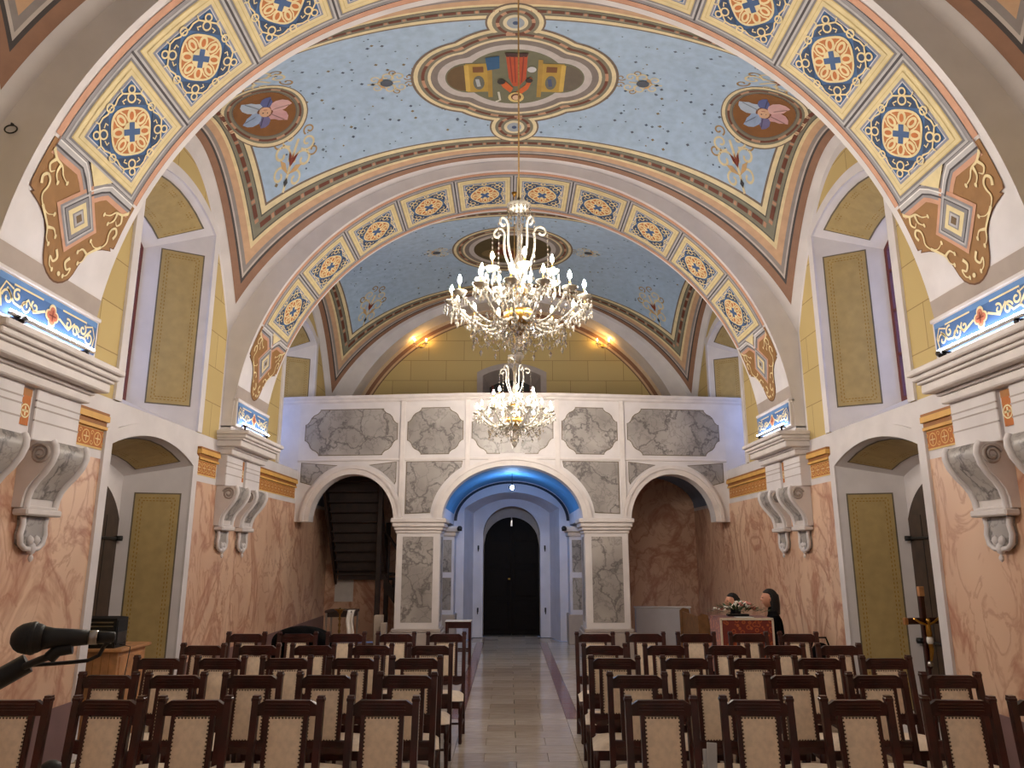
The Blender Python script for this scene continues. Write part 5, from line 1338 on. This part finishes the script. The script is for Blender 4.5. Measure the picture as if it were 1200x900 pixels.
MB().tube([(-.12, 0, .74), (-.08, 0, .86), (.08, 0, .86), (.12, 0, .74)], .012, 6).build('handle', 'black_cloth', bg)

# ================================================================== LEFT REAR: side table, candlestick, towel, coat, boxes
sb = empty('side_table', (-2.98, 13.55, 0)); tag(sb, 'small dark side table near the stairs with a white cloth over it', 'table')
MB().cbox(-.26, .26, -.22, .22, .93, .97, .008).build('table_top', 'stair_wood', sb)
for sx in (-1, 1):
    for sy in (-1, 1): MB().cbox(sx*.23-.015, sx*.23+.015, sy*.19-.015, sy*.19+.015, 0, .93, .004).build('leg', 'steel', sb)
MB().cbox(-.23, .23, -.19, .19, .86, .93, .004).build('apron', 'stair_wood', sb)
tw = empty('white_towel', (-2.80, 13.33, .97)); tag(tw, 'white towel hanging over the edge of the small side table', 'towel')
tm = MB(); tm.grid(lambda a, b_: (-.05+.12*a+.015*math.sin(b_*9), (.10-.1*b_*4 if b_ < .25 else -.008-.012*math.sin(a*9)), (.006 if b_ < .25 else .006-(b_-.25)*.6)), frange(0, 1, 8), frange(0, 1, 16)); tm.build('cloth', 'white_cloth', tw)
cs = empty('tall_candlestick', (-2.94, 13.18, 0)); tag(cs, 'tall turned brass candlestick in front of the small side table', 'candlestick')
pr = [(0, 0), (.14, 0), (.14, .02), (.05, .05), (.02, .09)]
for k in range(8): pr += [(.014, .12+k*.1), (.026, .15+k*.1), (.014, .18+k*.1)]
pr += [(.016, .93), (.05, .96), (.055, .99), (.012, 1.0), (.012, 1.03), (0, 1.03)]
MB().lathe(pr, 14).build('stem', 'old_brass', cs); MB().lathe([(0, .985), (.085, .99), (.095, 1.01), (.04, 1.005), (0, 1.005)], 18).build('drip_pan', 'old_brass', cs)
pp = MB().box(-4.02, -3.60, YB-.012, YB-.002, .86, 1.36).build('paper_poster', 'white_cloth'); tag(pp, 'plain cream sheet on the wall under the stairs', 'poster')
def drape(loc, label):
    o = empty('black_coat', loc); tag(o, label, 'coat')
    m_ = MB()
    def f(u, v):
        th = math.pi*.5*u; ph = 2*math.pi*v; fold = 1+.06*math.sin(7*ph)+.03*math.sin(13*ph)
        if u <= .6: t = u/.6*math.pi/2; r = math.sin(t); z = .18*math.cos(t)
        else: r = 1+.12*(u-.6); z = -(u-.6)*1.55
        return (.34*r*math.cos(ph)*fold, .20*r*math.sin(ph)*fold, z)
    m_.grid(f, frange(0, 1, 22), frange(0, 1, 44)); m_.build('cloth', 'black_cloth', o); return o
c5 = CH[(4, 'left', 3)].location
drape((c5.x-.02, c5.y+.52, .93), 'black coat heaped over a chair back at the rear left')
for k, (x, y, z, w, h, l) in enumerate(((-2.42, 14.05, 0, .15, .84, 'tall'), (-2.30, 13.88, 0, .10, .72, 'small'))):
    bx_ = empty('white_box', (x, y, z)); tag(bx_, '%s pale cardboard box standing beside the left gallery pier' % l, 'box', 'pale boxes by the gallery pier')
    MB().cbox(-w/2, w/2, -.08, .08, 0, h, .004).build('carton', 'cardboard', bx_); MB().box(-w/2, w/2, -.01, .01, h-.001, h+.001).build('tape', 'upholstery', bx_)
# stool-height table beside the left pier
tb = empty('small_table', (-.98, 14.10, 0)); tag(tb, 'small dark wooden table with white top beside the left gallery pier', 'table')
MB().cbox(-.23, .23, -.17, .17, .70, .735, .006).build('table_top', 'dark_wood', tb); MB().box(-.235, .235, -.175, .175, .735, .742).build('runner', 'white_cloth', tb)
MB().cbox(-.20, .20, -.14, .14, .62, .70, .004).build('apron', 'dark_wood', tb)
for sx in (-1, 1):
    for sy in (-1, 1): MB().cbox(sx*.205-.02, sx*.205+.02, sy*.145-.02, sy*.145+.02, 0, .70, .004).build('leg', 'dark_wood', tb)
for sy in (-1, 1): MB().cbox(-.19, .19, sy*.145-.012, sy*.145+.012, .22, .25, .003).build('stretcher', 'dark_wood', tb)
# service sheets stuck between two front chairs
a = CH[(0, 'right', 1)].location
sh = empty('paper_sheets', (a.x-.30, a.y+.33, .46)); tag(sh, 'stack of white printed sheets standing between two front right chairs', 'papers')
MB().cbox(-.012, .05, -.008, .008, .02, .32, .002).build('sheet', 'white_thing', sh, rot=(R_(-6), R_(4), 0)); MB().cbox(-.02, .045, .010, .022, .0, .28, .002).build('sheet', 'white_thing', sh, rot=(R_(-6), R_(1), 0))
# small spot lamps on the near cornices
for s_, yy in ((-1, 5.62), (1, 6.62)):
    c = empty('cornice_spotlight', (s_*3.92, yy, 3.66)); tag(c, 'small dark spotlight standing on the %s near cornice' % ('left' if s_ < 0 else 'right'), 'lamp', 'spotlights on the near cornices')
    MB().cbox(-.05, .05, -.05, .05, 0, .012, .003).build('base', 'dark_metal', c); MB().tube([(0, 0, .01), (0, 0, .06)], .010, 6).build('stem', 'dark_metal', c); MB().tube([(-s_*.03, -.05, .05), (s_*.02, .06, .10)], [.022, .03], 10).build('head', 'dark_metal', c)
# iron ring on the near arch face
p = pix(15, 148, Y=5.395)
rg = empty('iron_ring', p); tag(rg, 'small black iron ring on the plaster beside the near arch', 'ring')
MB().tube([(.05*math.cos(t), -.016, -.035+.035*math.sin(t)) for t in [2*math.pi*i/20 for i in range(20)]], .006, 6, closed=True).build('ring', 'black', rg); MB().tube([(0, .012, .02), (0, -.02, .015), (0, -.02, -.005)], .007, 6).build('staple', 'black', rg)
